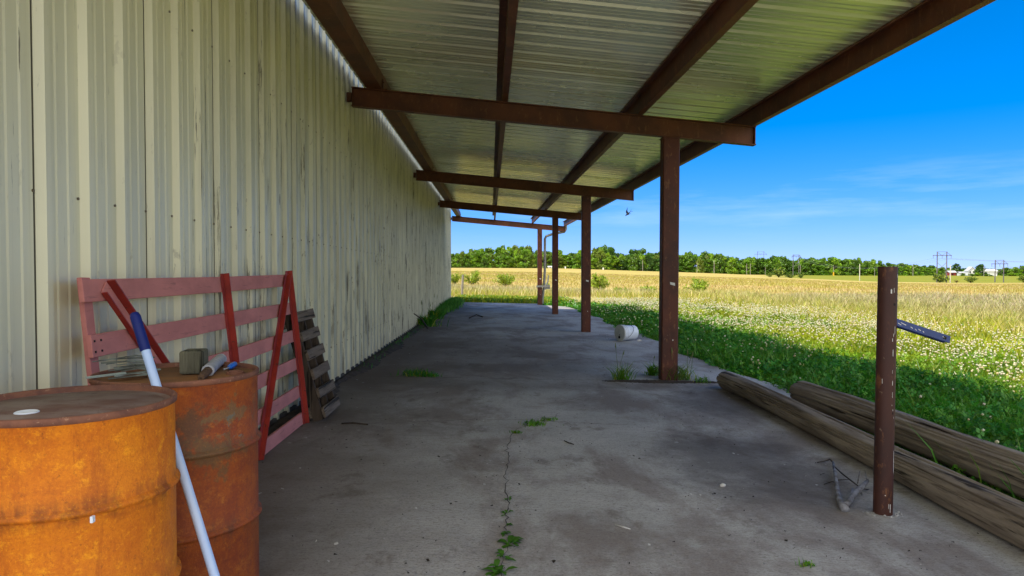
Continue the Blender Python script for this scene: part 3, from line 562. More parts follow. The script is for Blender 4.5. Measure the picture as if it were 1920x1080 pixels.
# ------------------------------------------------------------------ gate panel leaning on the wall
def build_gate():
    Y0, Y1 = 2.98, 5.95; bot = Vector((-1.545, 0, .0)); top = Vector((-1.675, 0, 1.235))
    up = (top - bot).normalized(); nrm = Vector((up.z, 0, -up.x)); Lh = (top - bot).length
    def G(y, h, o=0.): v = bot + up * h + nrm * o; return Vector((v.x, y, v.z + fz(-1.6, y) * .0 ))
    t = thing('gate_panel', (-1.6, 4.45, 0), 'faded pink board gate with red iron braces leaning on the barn wall', 'gate')
    hs_ = [1.185, .955, .728, .50, .272, .050]
    for i, h in enumerate(hs_):
        b = MB(); ya = Y0 + (.0 if i == 0 else .02) + random.uniform(-.01, .01); sag = random.uniform(-.006, .006)
        seg = [ya, 4.4, Y1 - .03]
        b.bar(G(ya, h), G(4.45, h + sag), .095, .022, nrm); b.bar(G(4.452, h + sag), G(Y1 - .03, h), .095, .022, nrm)
        o = b.build('board', M['pink'], t, False, .003)
        if i == 1:
            b = MB()
            for yy in (ya + .02, ya + .07):
                for hh in (h - .025, h + .02): b = MB(); P_ = G(yy, hh, .0115); b.bar(P_, P_ + nrm * .003, .009, .009, (0, 1, 0)); b.build('nail', M['dark'], o)
    b = MB(); b.bar(G(Y0 + .04, .0, -.024), G(Y0 + .075, Lh - .0, -.024), .065, .022, nrm); b.build('upright', M['pink'], t, False, .003)
    def angle(a, c, w=.05, m=M['red'], name='brace'):
        b = MB(); d = (c - a).normalized(); s_ = d.cross(nrm).normalized(); 
        if s_.y < 0: s_ = -s_
        b.bar(a + nrm * .016, c + nrm * .016, w, .005, nrm); b.bar(a + nrm * .035 + s_ * w * .46, c + nrm * .035 + s_ * w * .46, .005, .034, nrm)
        return b.build(name, m, t)
    angle(G(4.5, .02), G(4.5, Lh + .005), .05, M['red'], 'upright')
    angle(G(Y1 - .02, .0), G(Y1 - .02, Lh + .02), .05, M['red'], 'upright')
    angle(G(4.72, .03, .008), G(Y1 - .07, Lh, .008), .05)
    a, c = G(Y0 + .15, Lh - .045, .0), G(4.30, .03, .006); d = (c - a).normalized(); s_ = d.cross(nrm).normalized(); s_ = s_ if s_.y > 0 else -s_
    b = MB(); b.bar(a + nrm * .016, c + nrm * .016, .062, .006, nrm); b.build('brace', M['pink'], t); b = MB(); b.bar(a + nrm * .036 + s_ * .036, c + nrm * .036 + s_ * .036, .006, .036, nrm); b.bar(a + nrm * .030 - s_ * .036, c + nrm * .030 - s_ * .036, .006, .024, nrm)
    b.build('brace', M['red'], t)
    b = MB(); P_ = G(Y1 + .03, Lh - .03, 0); b.box(P_.x - .02, P_.x + .02, P_.y - .03, P_.y + .03, P_.z - .006, P_.z + .0); b.tube([P_ + Vector((0, .02, -.03)), P_ + Vector((0, .02, .015))], .008, 8); b.build('hinge', M['grey_spout'], t)
build_gate()
# ------------------------------------------------------------------ pallet
def build_pallet():
    t = thing('wooden_pallet', (-1.45, 6.3, 0), 'small dark wooden pallet with six slats leaning beside the pink gate', 'pallet')
    bot = Vector((-1.44, 0, .0)); top = Vector((-1.69, 0, .90)); up = (top - bot).normalized(); nrm = Vector((up.z, 0, -up.x))
    Ya, Yb = 6.06, 6.62
    def G(y, h, o): v = bot + up * h + nrm * o; return Vector((v.x, y, v.z))
    for y in (Ya + .02, (Ya + Yb) / 2, Yb - .02):
        b = MB(); b.bar(G(y, .0, -.005), G(y, .93, -.005), .038, .09, nrm); b.build('stringer', M['stringer'], t, False, .003)
    for i in range(6):
        h = .055 + i * .166; b = MB(); b.bar(G(Ya - .012 + random.uniform(-.01, .01), h, .055), G(Yb + .012, h + random.uniform(-.01, .01), .055), .088, .024, nrm); b.build('slat', M['pallet'], t, False, .003)
    for h in (.08, .47, .86):
        b = MB(); b.bar(G(Ya, h, -.062), G(Yb, h, -.062), .09, .02, nrm); b.build('slat', M['pallet'], t, False, .003)
build_pallet()

# ------------------------------------------------------------------ pail
def build_pail():
    P = atF(1163, 640); t = thing('plastic_pail', P, 'white plastic pail lying on its side on the slab edge', 'pail')
    ax = Vector((.86, .50, 0)).normalized(); r = .155; ln = .37; c0 = Vector(P) + Vector((0, .02, r + .012)); sl = -.014
    def at(s): return c0 + ax * s + Vector((0, 0, sl * s))
    b = MB(); b.tube([at(.0), at(.05), at(.052), at(.06), at(.062), at(.09), at(.092), at(.10), at(.102), at(.2), at(ln - .006), at(ln)], [r - .002, r - .003, r + .004, r + .004, r - .004, r - .005, r + .003, r + .003, r - .006, r - .010, r - .016, r - .022], 40); b.build('body', M['white'], t, True, 0, 35)
    b = MB(); b.tube([at(-.014), at(-.012), at(.014), at(.016)], [r - .004, r + .008, r + .008, r + .002], 40); lid = b.build('lid', M['pail_lid'], t, True, 0, 35)
    up = Vector((0, 0, 1)); sd = ax.cross(up); b = MB(); b.tube([at(.085) + (up * math.cos(a_) + sd * math.sin(a_)) * (r + .010) + ax * .15 * max(0, math.sin((a_ + .5) / 2.6 * math.pi)) for a_ in np.linspace(-.5, 2.1, 18)], .0035, 6); b.build('bail', M['dark'], t, True)
    b = MB(); q = at(-.015) - up * .085 + sd * -.005
    b.tube([q, q - ax * .010], [.028, .024], 14); b.tube([q + up * .045 + sd * .01, q + up * .045 + sd * .01 - ax * .006], .010, 10); b.build('spout_cap', M['dark'], lid, True, 0, 40)
    q = atF(1199, 640); b = MB(); b.tube([q + np.array([-.05, 0, .012]), q + np.array([0, .02, .018]), q + np.array([.05, 0, .012])], [.012, .02, .01], 7, True, .5); tag(b.build('paper_scrap', M['stone']), 'crumpled pale scrap on the concrete just right of the pail', 'scrap')
build_pail()

# ------------------------------------------------------------------ logs
def build_log(a, c, r0, r1, label):
    a = Vector(a); c = Vector(c); d = c - a; n = 90; m = 90; mid = (a + c) / 2; t = thing('timber_log', mid, label, 'log', 'old timber logs along the slab edge')
    side = Vector((d.y, -d.x, 0)).normalized(); up = Vector((0, 0, 1)); rs = np.random.default_rng(int(abs(a.x) * 100)); grooves = [(rs.uniform(0, 3.6) - .2, rs.uniform(.03, .075), rs.uniform(0, 1), rs.uniform(.12, .5), rs.uniform(.08, .20)) for _ in range(30)]
    b = MB(); vs = []
    for i in range(m + 1):
        s = i / m; P = a + d * s + side * .02 * math.sin(s * 5 + a.x) + up * .008 * math.sin(s * 9); r = r0 + (r1 - r0) * s
        for k in range(n * 2):
            th = math.pi * k / n; rr = r * (1 + .035 * math.sin(th * 2 + s * 3) + .02 * math.sin(th * 5 + s * 8) + .03 * math.sin(th * 3 + s * 23 + a.x * 9) * math.sin(s * 11) + .012 * math.sin(th * 13 + s * 6))
            cut = 0.
            for (g, w, s0, l, dp) in grooves:
                dt = (th - g - .25 * s - .05 * math.sin(s * 17 + g * 5) + math.pi) % (2 * math.pi) - math.pi
                if abs(dt) < w * 2: cut = max(cut, r * dp * math.exp(-(dt / w) ** 2) * max(0, 1 - ((s - s0) / l) ** 2))
            rr -= cut
            if i in (0, m): rr *= .93
            vs.append(P + (side * math.cos(th) + up * math.sin(th)) * rr)
    N = 2 * n; b.add(vs, [(i * N + k, (i + 1) * N + k, (i + 1) * N + (k + 1) % N, i * N + (k + 1) % N) for i in range(m) for k in range(N)])
    o = b.build('bark_surface', M['log'], t, True)
    b = MB(); b.add(vs[:N], [tuple(range(N))]); b.build('cut_end', M['log_end'], t); b = MB(); b.add(vs[-N:], [tuple(range(N - 1, -1, -1))]); b.build('cut_end', M['log_end'], t)
build_log((2.74, 8.3, fz(2.75, 8.3) + .100), (2.55, 2.2, fz(2.6, 2.2) + .100), .104, .103, 'long grey log running past the brown pipe, nearer the concrete')
build_log((3.19, 7.3, fz(3.13, 7.4) + .120), (3.22, 2.2, fz(3.1, 2.2) + .130), .126, .137, 'shorter grooved log lying against the clover, behind the long log')

# ------------------------------------------------------------------ pipe with blue bracket
def build_pipe():
    P = Vector(atF(1655, 962)); T = Vector(atY(1665, 500, P.y)); t = thing('steel_pipe', P, 'free standing red brown steel pipe with white paint drips beside the logs', 'pipe')
    d = (T - P); r = .0495; b = MB(); n = 32
    b.tube([P - d * .03, P + d * .5, T], r, n, False); b.tube([T, P + d * .5], r - .006, n, False)
    a = [b.v[2 * n + k] for k in range(n)]; c = [b.v[3 * n + k] for k in range(n)]; b.add(a + c, [(k, (k + 1) % n, n + (k + 1) % n, n + k) for k in range(n)])
    pipe = b.build('tube', M['pipe'], t, True, 0, 50)
    b = MB()
    def spot(px, py, w, h, m_=None):
        q = Vector(atY(px, py, P.y)); s = (py - 962) / (500 - 962); ctr = P + d * s; dx = max(-.97, min(.97, (q.x - ctr.x) / r)); th0 = math.asin(dx); nn = 4; vs = []
        for k in range(nn + 1):
            th = th0 + (k / nn - .5) * w * .75 / r
            for zz in (-h / 2, h / 2): vs.append((ctr.x + math.sin(th) * (r + .0008), P.y - math.cos(th) * (r + .0008), q.z + zz * (1 - .25 * random.random())))
        b = MB(); b.add(vs, [(2 * k, 2 * k + 2, 2 * k + 3, 2 * k + 1) for k in range(nn)]); b.build('paint_drip' if m_ is None else 'bolt_hole', m_ or M['whitepaint'], t)
    for (x, y, w, h) in ((1675, 517, .004, .02), (1662, 546, .009, .026), (1667, 544, .003, .03), (1669, 618, .003, .05), (1666, 627, .003, .02), (1664, 636, .004, .02), (1665, 660, .004, .04), (1648, 713, .003, .03), (1664, 716, .003, .03), (1664, 738, .002, .035), (1663, 757, .003, .008), (1665, 766, .004, .01), (1667, 780, .003, .012), (1668, 862, .005, .145), (1660, 948, .005, .05), (1657, 944, .003, .03), (1651, 924, .006, .006), (1664, 695, .002, .02)): spot(x, y, w, h)
    spot(1668, 570, .016, .014, M['dark']); spot(1665, 772, .012, .014, M['dark'])
    A = Vector(atY(1678, 603, P.y - .02)); B = Vector(atY(1781, 637, P.y - .02)); n_ = Vector((-.1, -1, .35)); b = MB(); dd = (B - A).normalized()
    b.bar(A - dd * .012, B, .040, .007, n_); n2 = (n_ - dd * n_.dot(dd)).normalized(); s_ = dd.cross(n2); s_ = s_ if s_.z < 0 else -s_
    b.bar(A + s_ * .019 - n2 * .012, B - dd * .02 + s_ * .019 - n2 * .012, .005, .024, n2)
    br = b.build('bracket', M['blue'], t, False, .001)
    b = MB(); q = A + (B - A) * .90 + n2 * .0037; b.bar(q - dd * .009, q + dd * .009, .016, .001, n2); b.build('bolt_hole', M['dark'], br)
    b = MB()
    for f, l, o_ in ((.05, .02, .004), (.10, .03, -.004), (.28, .012, .002), (.36, .01, .006), (.42, .014, .0), (.5, .008, .004), (.86, .012, -.004)):
        q = A + (B - A) * f + n2 * .0037 + s_ * o_; b = MB(); b.bar(q, q + dd * l + s_ * .005, .0035, .001, n2); b.build('scratch', M['whitepaint'], br)
    b = MB()
    for i in range(22):
        an = random.uniform(-1.2, 3.6); rr = random.uniform(.05, .12); x, y = P.x + rr * math.cos(an), P.y - abs(rr * math.sin(an)) * .9 + .02; s_ = random.uniform(.002, .008)
        z = fz(x, y); b.hexa([(x - s_, y - s_, z), (x + s_, y - s_ * .6, z), (x + s_ * .8, y + s_, z), (x - s_ * .6, y + s_, z), (x - s_ * .6, y - s_ * .5, z + s_), (x + s_ * .6, y - s_ * .5, z + s_ * .8), (x + s_ * .5, y + s_ * .5, z + s_), (x - s_ * .5, y + s_ * .5, z + s_ * .7)])
    o = b.build('concrete_rubble', M['rubble']); o['kind'] = 'stuff'; o['label'] = 'pale broken concrete crumbs round the foot of the pipe'
build_pipe()

# ------------------------------------------------------------------ dead branch, sticks, scraps
def fp(x, y, h=.0): q = atF(x, y, h); return Vector((q[0], q[1], q[2]))
def build_branch():
    t = thing('dead_branch', fp(1582, 950), 'forked dead branch with grey lichen lying left of the pipe', 'branch')
    b = MB(); b.tube([fp(1586, 956, .012), fp(1579, 948, .018), fp(1573, 935, .02), fp(1569, 915, .03), fp(1566, 890, .035), fp(1562, 866, .03)], [.024, .022, .014, .013, .012, .007], 9, True, .25)
    b.tube([fp(1580, 950, .018), fp(1590, 942, .025), fp(1602, 925, .035), fp(1616, 912, .05), fp(1627, 901, .06)], [.018, .017, .016, .015, .010], 9, True, .25); b.build('limb', M['twig'], t, True)
    b = MB(); b.tube([fp(1562, 867, .03), fp(1556, 861, .03), fp(1545, 865, .02), fp(1532, 867, .01)], [.006, .005, .004, .003], 6)
    b.tube([fp(1566, 876, .034), fp(1580, 889, .04), fp(1597, 902, .045), fp(1610, 912, .045)], [.004, .005, .005, .004], 6)
    b.tube([fp(1570, 900, .03), fp(1592, 899, .01)], [.004, .002], 5); b.tube([fp(1571, 905, .03), fp(1560, 903, .01), fp(1545, 908, .005)], [.004, .003, .002], 5); b.tube([fp(1614, 916, .05), fp(1628, 918, .005)], [.004, .003], 5); b.build('twig', M['twig_dark'], t, True)
    for pts, rr in (([fp(1591, 940, .03), fp(1599, 916, .05)], [.005, .004]), ([fp(1608, 906, .04), fp(1612, 884, .09)], [.004, .003]), ([fp(1625, 900, .06), fp(1622, 884, .09)], [.003, .002]), ([fp(1613, 918, .05), fp(1616, 928, .01)], [.004, .003])):
        b = MB(); b.tube(pts, rr, 6); b.build('twig', M['twig'], t, True)
build_branch()
def stick(name, pts, r, mat, label, cat='stick'):
    b = MB(); b.tube(pts, r, 7, True, .2); return tag(b.build(name, mat, None, True), label, cat)
q = atX(776, 588, -1.70); stick('bent_stick', [Vector(q), (Vector(q) + fp(802, 615, .02)) / 2 + Vector((.02, -.05, .05)), fp(802, 615, .015)], [.012, .017, .02], M['twig_dark'], 'curved dark stick leaning on the wall among the weeds')
b = MB(); b.tube([fp(1153, 984, .004), fp(1168, 988, .005), fp(1182, 992, .004)], [.003, .005, .003], 6, True, .3); tag(b.build('white_splinter', M['stone'], None, True), 'thin white splinter on the concrete right of the cracked weeds', 'splinter')
b = MB(); q = fp(1355, 910, .008); b.tube([q + Vector((-.016, 0, 0)), q, q + Vector((.018, .004, 0))], [.006, .013, .007], 7, True, .4); tag(b.build('white_pebble', M['stone'], None, True), 'white pebble alone on the concrete between crack and branch', 'pebble')
b = MB(); q = fp(630, 1020, .004); b.bar(q + Vector((-.008, 0, 0)), q + Vector((.008, .006, .003)), .012, .002, (0, -.4, 1)); tag(b.build('white_scrap', M['stone']), 'small white scrap on the concrete right of the darker drum', 'scrap')
stick('twig_on_slab', [fp(880, 596, .02), fp(893, 590, .05), fp(905, 594, .02)], [.02, .015, .02], M['twig_dark'], 'dark clod of twigs near the far end of the slab')
stick('twig_on_slab', [fp(640, 794, .006), fp(662, 793, .008), fp(690, 796, .005)], [.006, .008, .005], M['twig_dark'], 'thin dark twig on the floor right of the pallet foot')
stick('twig_on_slab', [fp(1058, 826, .004), fp(1066, 830, .006), fp(1076, 833, .004)], [.003, .005, .003], M['twig_dark'], 'short dark twig right of the crack in the slab')
stick('log_splinter', [Vector(atY(1733, 871, 4.35)), Vector(atY(1764, 874, 4.25))], [.006, .008], M['log_end'], 'pale splinter of wood lying on the nearer log')
def build_litter():
    n = 900; x = RNG.uniform(-1.5, 3.1, n); y = 2.6 + 14 * RNG.random(n) ** 1.8; s = RNG.uniform(.0015, .0075, n) * (1 + y * .03); V = np.zeros((n, 4, 3)); a = RNG.uniform(0, 6.28, n); el = RNG.uniform(.3, 1, n)
    for k, (u, v) in enumerate(((-1, -1), (1, -1), (1, 1), (-1, 1))):
        V[:, k, 0] = x + s * (u * np.cos(a) - v * el * np.sin(a)); V[:, k, 1] = y + s * (u * np.sin(a) + v * el * np.cos(a)); V[:, k, 2] = fz(V[:, k, 0], V[:, k, 1]) + .004 + RNG.uniform(0, .010, n)
    c = np.where(RNG.random((n, 1)) < .85, np.array([[.03, .022, .016]]), np.array([[.5, .48, .45]])) * RNG.uniform(.7, 1.3, (n, 1))
    o = mesh_np('leaf_litter', V, np.arange(n * 4).reshape(-1, 4), M['dry'], np.repeat(c, 4, 0)); o['kind'] = 'stuff'; o['label'] = 'specks of dry leaf and grit scattered over the slab'
build_litter()

# ------------------------------------------------------------------ grass, clover and flowers
def blades(x, y, z, h, w, lean, col, az=None):
    n = len(x); az = RNG.uniform(0, 6.28, n) if az is None else az; la = RNG.uniform(0, 6.28, n); lx = np.cos(la) * lean * h; ly = np.sin(la) * lean * h
    V = np.zeros((n, 5, 3)); dx = np.cos(az) * w / 2; dy = np.sin(az) * w / 2
    V[:, 0] = np.stack([x - dx, y - dy, z - .02], -1); V[:, 1] = np.stack([x + dx, y + dy, z - .02], -1)
    V[:, 2] = np.stack([x + dx * .8 + lx * .35, y + dy * .8 + ly * .35, z + h * .55], -1); V[:, 3] = np.stack([x - dx * .8 + lx * .35, y - dy * .8 + ly * .35, z + h * .55], -1)
    V[:, 4] = np.stack([x + lx, y + ly, z + h], -1); b = np.arange(n)[:, None] * 5
    T = np.concatenate([b + [0, 1, 2], b + [0, 2, 3], b + [3, 2, 4]], 1).reshape(-1, 3)
    return V.reshape(-1, 3), T, np.repeat(col, 5, 0)
def vary(n, base, s=.25, alt=None, p=.3):
    c = np.tile(np.array(base), (n, 1)); 
    if alt is not None: c = np.where(RNG.random((n, 1)) < p, np.array([alt]), c)
    return c * RNG.uniform(1 - s, 1 + s, (n, 1)) * RNG.uniform(.92, 1.08, (n, 3))
def vnoise(x, y, s, seed=0):
    def h(i, j): v = np.sin(i * 127.1 + j * 311.7 + seed * 74.7) * 43758.5453; return v - np.floor(v)
    xs, ys = x / s, y / s; i, j = np.floor(xs), np.floor(ys); f, g = xs - i, ys - j; f = f * f * (3 - 2 * f); g = g * g * (3 - 2 * g)
    return (h(i, j) * (1 - f) + h(i + 1, j) * f) * (1 - g) + (h(i, j + 1) * (1 - f) + h(i + 1, j + 1) * f) * g
def join(parts):
    V = []; T = []; C_ = []; o = 0
    for v, t, c in parts: V.append(v); T.append(t + o); C_.append(c); o += len(v)
    return np.concatenate(V), np.concatenate(T), np.concatenate(C_)
def edge_dist(x, y): # metres outside the slab and barn footprint
    ex = x - (3.32 - .12 * (1 - np.clip((y - 6.4) / 2.2, 0, 1)) - .95 * np.clip((y - 28.5) / 3, 0, 1) ** 2 + .10 * np.sin(y * .9) + .07 * np.sin(y * 2.3 + 1)); ey = y - 33.0; return np.maximum(ex, ey)
def scatter(n, x0, x1, y0, y1): return RNG.uniform(x0, x1, n), RNG.uniform(y0, y1, n)
def stuff(name, parts, mat, label):
    V, T, C_ = join(parts); o = mesh_np(name, V, T, mat, C_); o['kind'] = 'stuff'; o['label'] = label; return o
def leaflets(x, y, z, s, col, tilt=.5):   # three diamonds each
    n = len(x); a0 = RNG.uniform(0, 6.28, n); nx = RNG.normal(0, tilt, n); ny = RNG.normal(0, tilt, n); V = np.zeros((n, 3, 4, 3))
    for k in range(3):
        a = a0 + k * 2.094
        for j, (r, o) in enumerate(((.05, 0), (.62, .5), (1.05, 0), (.62, -.5))):
            px = s * (r * np.cos(a) - o * np.sin(a)); py = s * (r * np.sin(a) + o * np.cos(a)); V[:, k, j, 0] = x + px; V[:, k, j, 1] = y + py; V[:, k, j, 2] = z + px * nx + py * ny + s * .12 * r
    return V.reshape(-1, 3), np.arange(n * 12).reshape(-1, 4), np.repeat(col, 12, 0)
def quad2tri(p): v, q, c = p; return v, np.concatenate([q[:, [0, 1, 2]], q[:, [0, 2, 3]]]), c
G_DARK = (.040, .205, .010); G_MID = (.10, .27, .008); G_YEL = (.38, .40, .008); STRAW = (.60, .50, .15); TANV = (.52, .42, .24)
def in_view(x, y): u = x / np.maximum(y, .1); return (u < .82) & (u > -.09) & (y > 2.2)
def clover_field():
    parts = []
    # lush verge beside the slab: dense leaves
    for (n, y0, y1, x1, s) in ((34000, 2.6, 9, 6.6, .020), (30000, 8, 20, 8.5, .030), (14000, 18, 33, 9.5, .045)):
        x, y = scatter(n, 2.2, x1, y0, y1); d = edge_dist(x, y); k = in_view(x, y) & (d > -.12 + .1 * vnoise(x, y, .5)); x, y = x[k], y[k]; d = d[k]
        hh = (.03 + .19 * vnoise(x, y, .7, 2) + .09 * vnoise(x, y, .25, 3)) * np.clip(.4 + d * 1.2, .3, 1) * RNG.uniform(.5, 1.15, len(x))
        c = vary(len(x), G_DARK, .35, G_MID, .5); yl = vnoise(x, y, 1.6, 5)[:, None] * np.clip((d - 1.8) / 1.4, 0, 1)[:, None]; yl = np.clip(yl * 1.5, 0, .9); c = (c * (1 - yl) + np.array(G_YEL) * yl) * (.6 + .75 * vnoise(x, y, .6, 14))[:, None]  # yellow starts past the roof's shadow, painting sunlight into the leaf colour
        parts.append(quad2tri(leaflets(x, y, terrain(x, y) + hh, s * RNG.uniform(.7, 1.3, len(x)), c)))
        x, y = scatter(n // 2, 2.2, x1, y0, y1); d = edge_dist(x, y); k = in_view(x, y) & (d > -.05); x, y = x[k], y[k]; d = d[k]
        h = RNG.uniform(.08, .26, len(x)) * (.5 + vnoise(x, y, .9, 6)) * np.clip(.5 + d, .4, 1); parts.append(blades(x, y, terrain(x, y), h, s * .28 * RNG.uniform(.7, 1.5, len(x)), .5, vary(len(x), G_MID, .35, (.13, .25, .01), .25)))
    x, y = scatter(11000, 2.9, 5.2, 3.0, 13); d = edge_dist(x, y); k = in_view(x, y) & (d > -.02) & (vnoise(x, y, .6, 31) > .42); x, y, d = x[k], y[k], d[k]; hh = RNG.uniform(.06, .34, len(x)) * np.clip(.35 + d, .3, 1) * (.5 + .8 * vnoise(x, y, .8, 33))
    parts.append(quad2tri(leaflets(x, y, terrain(x, y) + hh, RNG.uniform(.014, .032, len(x)), vary(len(x), (.05, .24, .012), .35, (.11, .30, .015), .3), .7)))
    x, y = scatter(6000, 2.9, 5.4, 3.5, 14); d = edge_dist(x, y); k = in_view(x, y) & (d > 0) & (vnoise(x, y, .5, 37) > .45); x, y = x[k], y[k]; parts.append(blades(x, y, terrain(x, y), RNG.uniform(.14, .40, len(x)), RNG.uniform(.006, .016, len(x)), .6, vary(len(x), (.07, .27, .012), .35, (.15, .30, .02), .25)))
    x, y = scatter(9000, -1.6, 3.5, 32.9, 37.5); h = RNG.uniform(.1, .35, len(x)); parts.append(blades(x, y, terrain(x, y), h, .035, .4, vary(len(x), G_YEL, .35, G_MID, .4)))
    x, y = scatter(5000, -1.6, 4, 33, 38); parts.append(quad2tri(leaflets(x, y, terrain(x, y) + RNG.uniform(.05, .25, 5000), np.full(5000, .06), vary(5000, G_YEL, .3, G_MID, .5))))
    # sunlit zone further out: the sun's yellow is painted into the blades
    for (n, x0, x1, y0, y1, w) in ((26000, 5, 15, 5, 16, .012), (44000, 6, 28, 13, 36, .024)):
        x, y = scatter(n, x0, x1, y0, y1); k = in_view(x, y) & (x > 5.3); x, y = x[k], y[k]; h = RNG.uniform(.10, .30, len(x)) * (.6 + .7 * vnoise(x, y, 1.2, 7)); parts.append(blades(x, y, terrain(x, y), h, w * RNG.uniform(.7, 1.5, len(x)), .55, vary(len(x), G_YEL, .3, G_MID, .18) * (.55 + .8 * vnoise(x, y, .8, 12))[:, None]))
    stuff('clover', parts, M['leaf'], 'green clover and grass growing along the slab edge')
    # flower heads: small faceted balls
    n = 30000; x, y = scatter(n, 3.4, 14, 3, 36); d = edge_dist(x, y); dens = np.clip(.16 + (d - 1.0) / 3, .12, 1) * np.clip((8.5 + 3 * vnoise(x, y, 2, 3) - d) / 4, 0, 1) * (.08 + .95 * np.clip((.65 * vnoise(x, y, 1.5, 8) + .35 * vnoise(x, y, .5, 18) - .40) * 6, 0, 1)) ; k = in_view(x, y) & (RNG.random(n) < dens); x, y = x[k], y[k]; n = len(x)
    z = terrain(x, y) + RNG.uniform(.17, .32, n); r = RNG.uniform(.008, .0145, n) * (1 + y * .025); ang = [(0, -1.57)] + [(i * 1.2566, -.3) for i in range(5)] + [(i * 1.2566 + .63, .55) for i in range(5)] + [(0, 1.57)]
    dirs = np.array([(math.cos(e) * math.cos(a), math.cos(e) * math.sin(a), math.sin(e)) for a, e in ang]); V = np.stack([x, y, z], -1)[:, None] + dirs[None] * r[:, None, None] * RNG.uniform(.8, 1.15, (n, 12, 1))
    f = [(0, 1 + (i + 1) % 5, 1 + i) for i in range(5)] + [(1 + i, 1 + (i + 1) % 5, 6 + i) for i in range(5)] + [(6 + i, 1 + (i + 1) % 5, 6 + (i + 1) % 5) for i in range(5)] + [(6 + i, 6 + (i + 1) % 5, 11) for i in range(5)]
    T = (np.arange(n)[:, None, None] * 12 + np.array(f)[None]).reshape(-1, 3); stuff('clover_flowers', [(V.reshape(-1, 3), T, np.repeat(vary(n, (.74, .70, .48), .14, (.62, .54, .28), .25), 12, 0))], M['dry'], 'round white clover flower heads scattered over the green verge')
def dry_grass():
    parts = []
    for (n, y0, y1, wpx, hh) in ((14000, 9, 20, .010, .34), (46000, 15, 30, .016, .40), (80000, 26, 54, .028, .46)):
        Y = np.sqrt(RNG.uniform(y0 ** 2, y1 ** 2, n)); x = Y * RNG.uniform(-.08, .80, n); y = Y; d = edge_dist(x, y); den = np.clip((d - 4.2 - 4.5 * vnoise(x, y, 3, 9)) / 6, 0, .9); k = (RNG.random(n) < den) & (y < 54 - .42 * x); x, y, d = x[k], y[k], d[k]; n_ = len(x)
        h = hh * RNG.uniform(.5, 1.2, n_) * (.6 + .6 * vnoise(x, y, 1.6, 1)); far = np.clip((d - 8) / 10, 0, 1)[:, None]
        c1 = vary(n_, STRAW, .25, G_YEL, .5); c2 = vary(n_, TANV, .22, (.42, .40, .12), .4); parts.append(blades(x, y, terrain(x, y), h, wpx * RNG.uniform(.6, 1.6, n_), .55, c1 * (1 - far) + c2 * far))
    stuff('dry_grass', parts, M['dry'], 'tall pale seeding grass beyond the clover')
def wheat():
    n = 80000; Y = np.sqrt(RNG.uniform(39 ** 2, 190 ** 2, n)); x = Y * RNG.uniform(-.07, .80, n); kk = Y > 53 - .42 * x; x, Y = x[kk], Y[kk]; n = len(x); g = vnoise(x, Y * 2.5, 14, 4); c = vary(n, (.54, .40, .15), .18, (.47, .35, .10), .35); gr = np.clip((g * .6 + .4 * vnoise(x, Y * 2, 5, 11) - .38) * 5, 0, 1)[:, None] * .8; c = c * (1 - gr) + vary(n, (.43, .39, .05), .18) * gr
    stuff('ripening_crop', [blades(x, Y, terrain(x, Y), RNG.uniform(.14, .30, n), .045 * Y / 60 * RNG.uniform(.7, 1.5, n), .6, c)], M['dry'], 'golden ripening crop covering the wide field')
clover_field(); dry_grass(); wheat()

# ------------------------------------------------------------------ weeds on the slab
def weed(name, x, y, label, h, spread, n, wide, base=G_MID, group='weeds in the slab joints', stems=0, leafy=0):
    q = atF(x, y); t = thing(name, q, label, 'weed', group); nb = n
    bx = q[0] + RNG.normal(0, spread, nb); by = q[1] + RNG.normal(0, spread * .5, nb); v, T, c = blades(bx, by, fz(bx, by), h * RNG.uniform(.35, 1.1, nb), wide * RNG.uniform(.6, 1.3, nb), .9, vary(nb, base, .35, G_YEL, .15))
    if leafy:
        lx = q[0] + RNG.normal(0, spread * .8, leafy); ly = q[1] + RNG.normal(0, spread * .5, leafy); p2 = quad2tri(leaflets(lx, ly, fz(lx, ly) + h * RNG.uniform(.1, .6, leafy), RNG.uniform(.5, 1.3, leafy) * wide * 1.8, vary(leafy, base, .3), .9)); v, T, c = join([(v, T, c), p2])
    mesh_np('leaves', v, T, M['leaf'], c, t)
    if stems:
        b = MB()
        for i in range(stems):
            a = Vector((q[0] + random.gauss(0, spread * .4), q[1] + random.gauss(0, spread * .3), q[2])); tp = a + Vector((random.gauss(0, .05), random.gauss(0, .04), h * random.uniform(1.3, 2.2))); m_ = (a + tp) / 2 + Vector((random.gauss(0, .01), 0, .03))
            b.tube([a, m_, tp], [.003, .0025, .0015], 5); b.tube([tp - (tp - m_) * .35, tp - (tp - m_) * .15, tp + (tp - m_) * .1], [.003, .008, .003], 5)
        b.build('seed_stem', mk_simple('seed_stem', (.17, .20, .06), (.12, .15, .05), (9, 9, 9), .8), t)
    return t
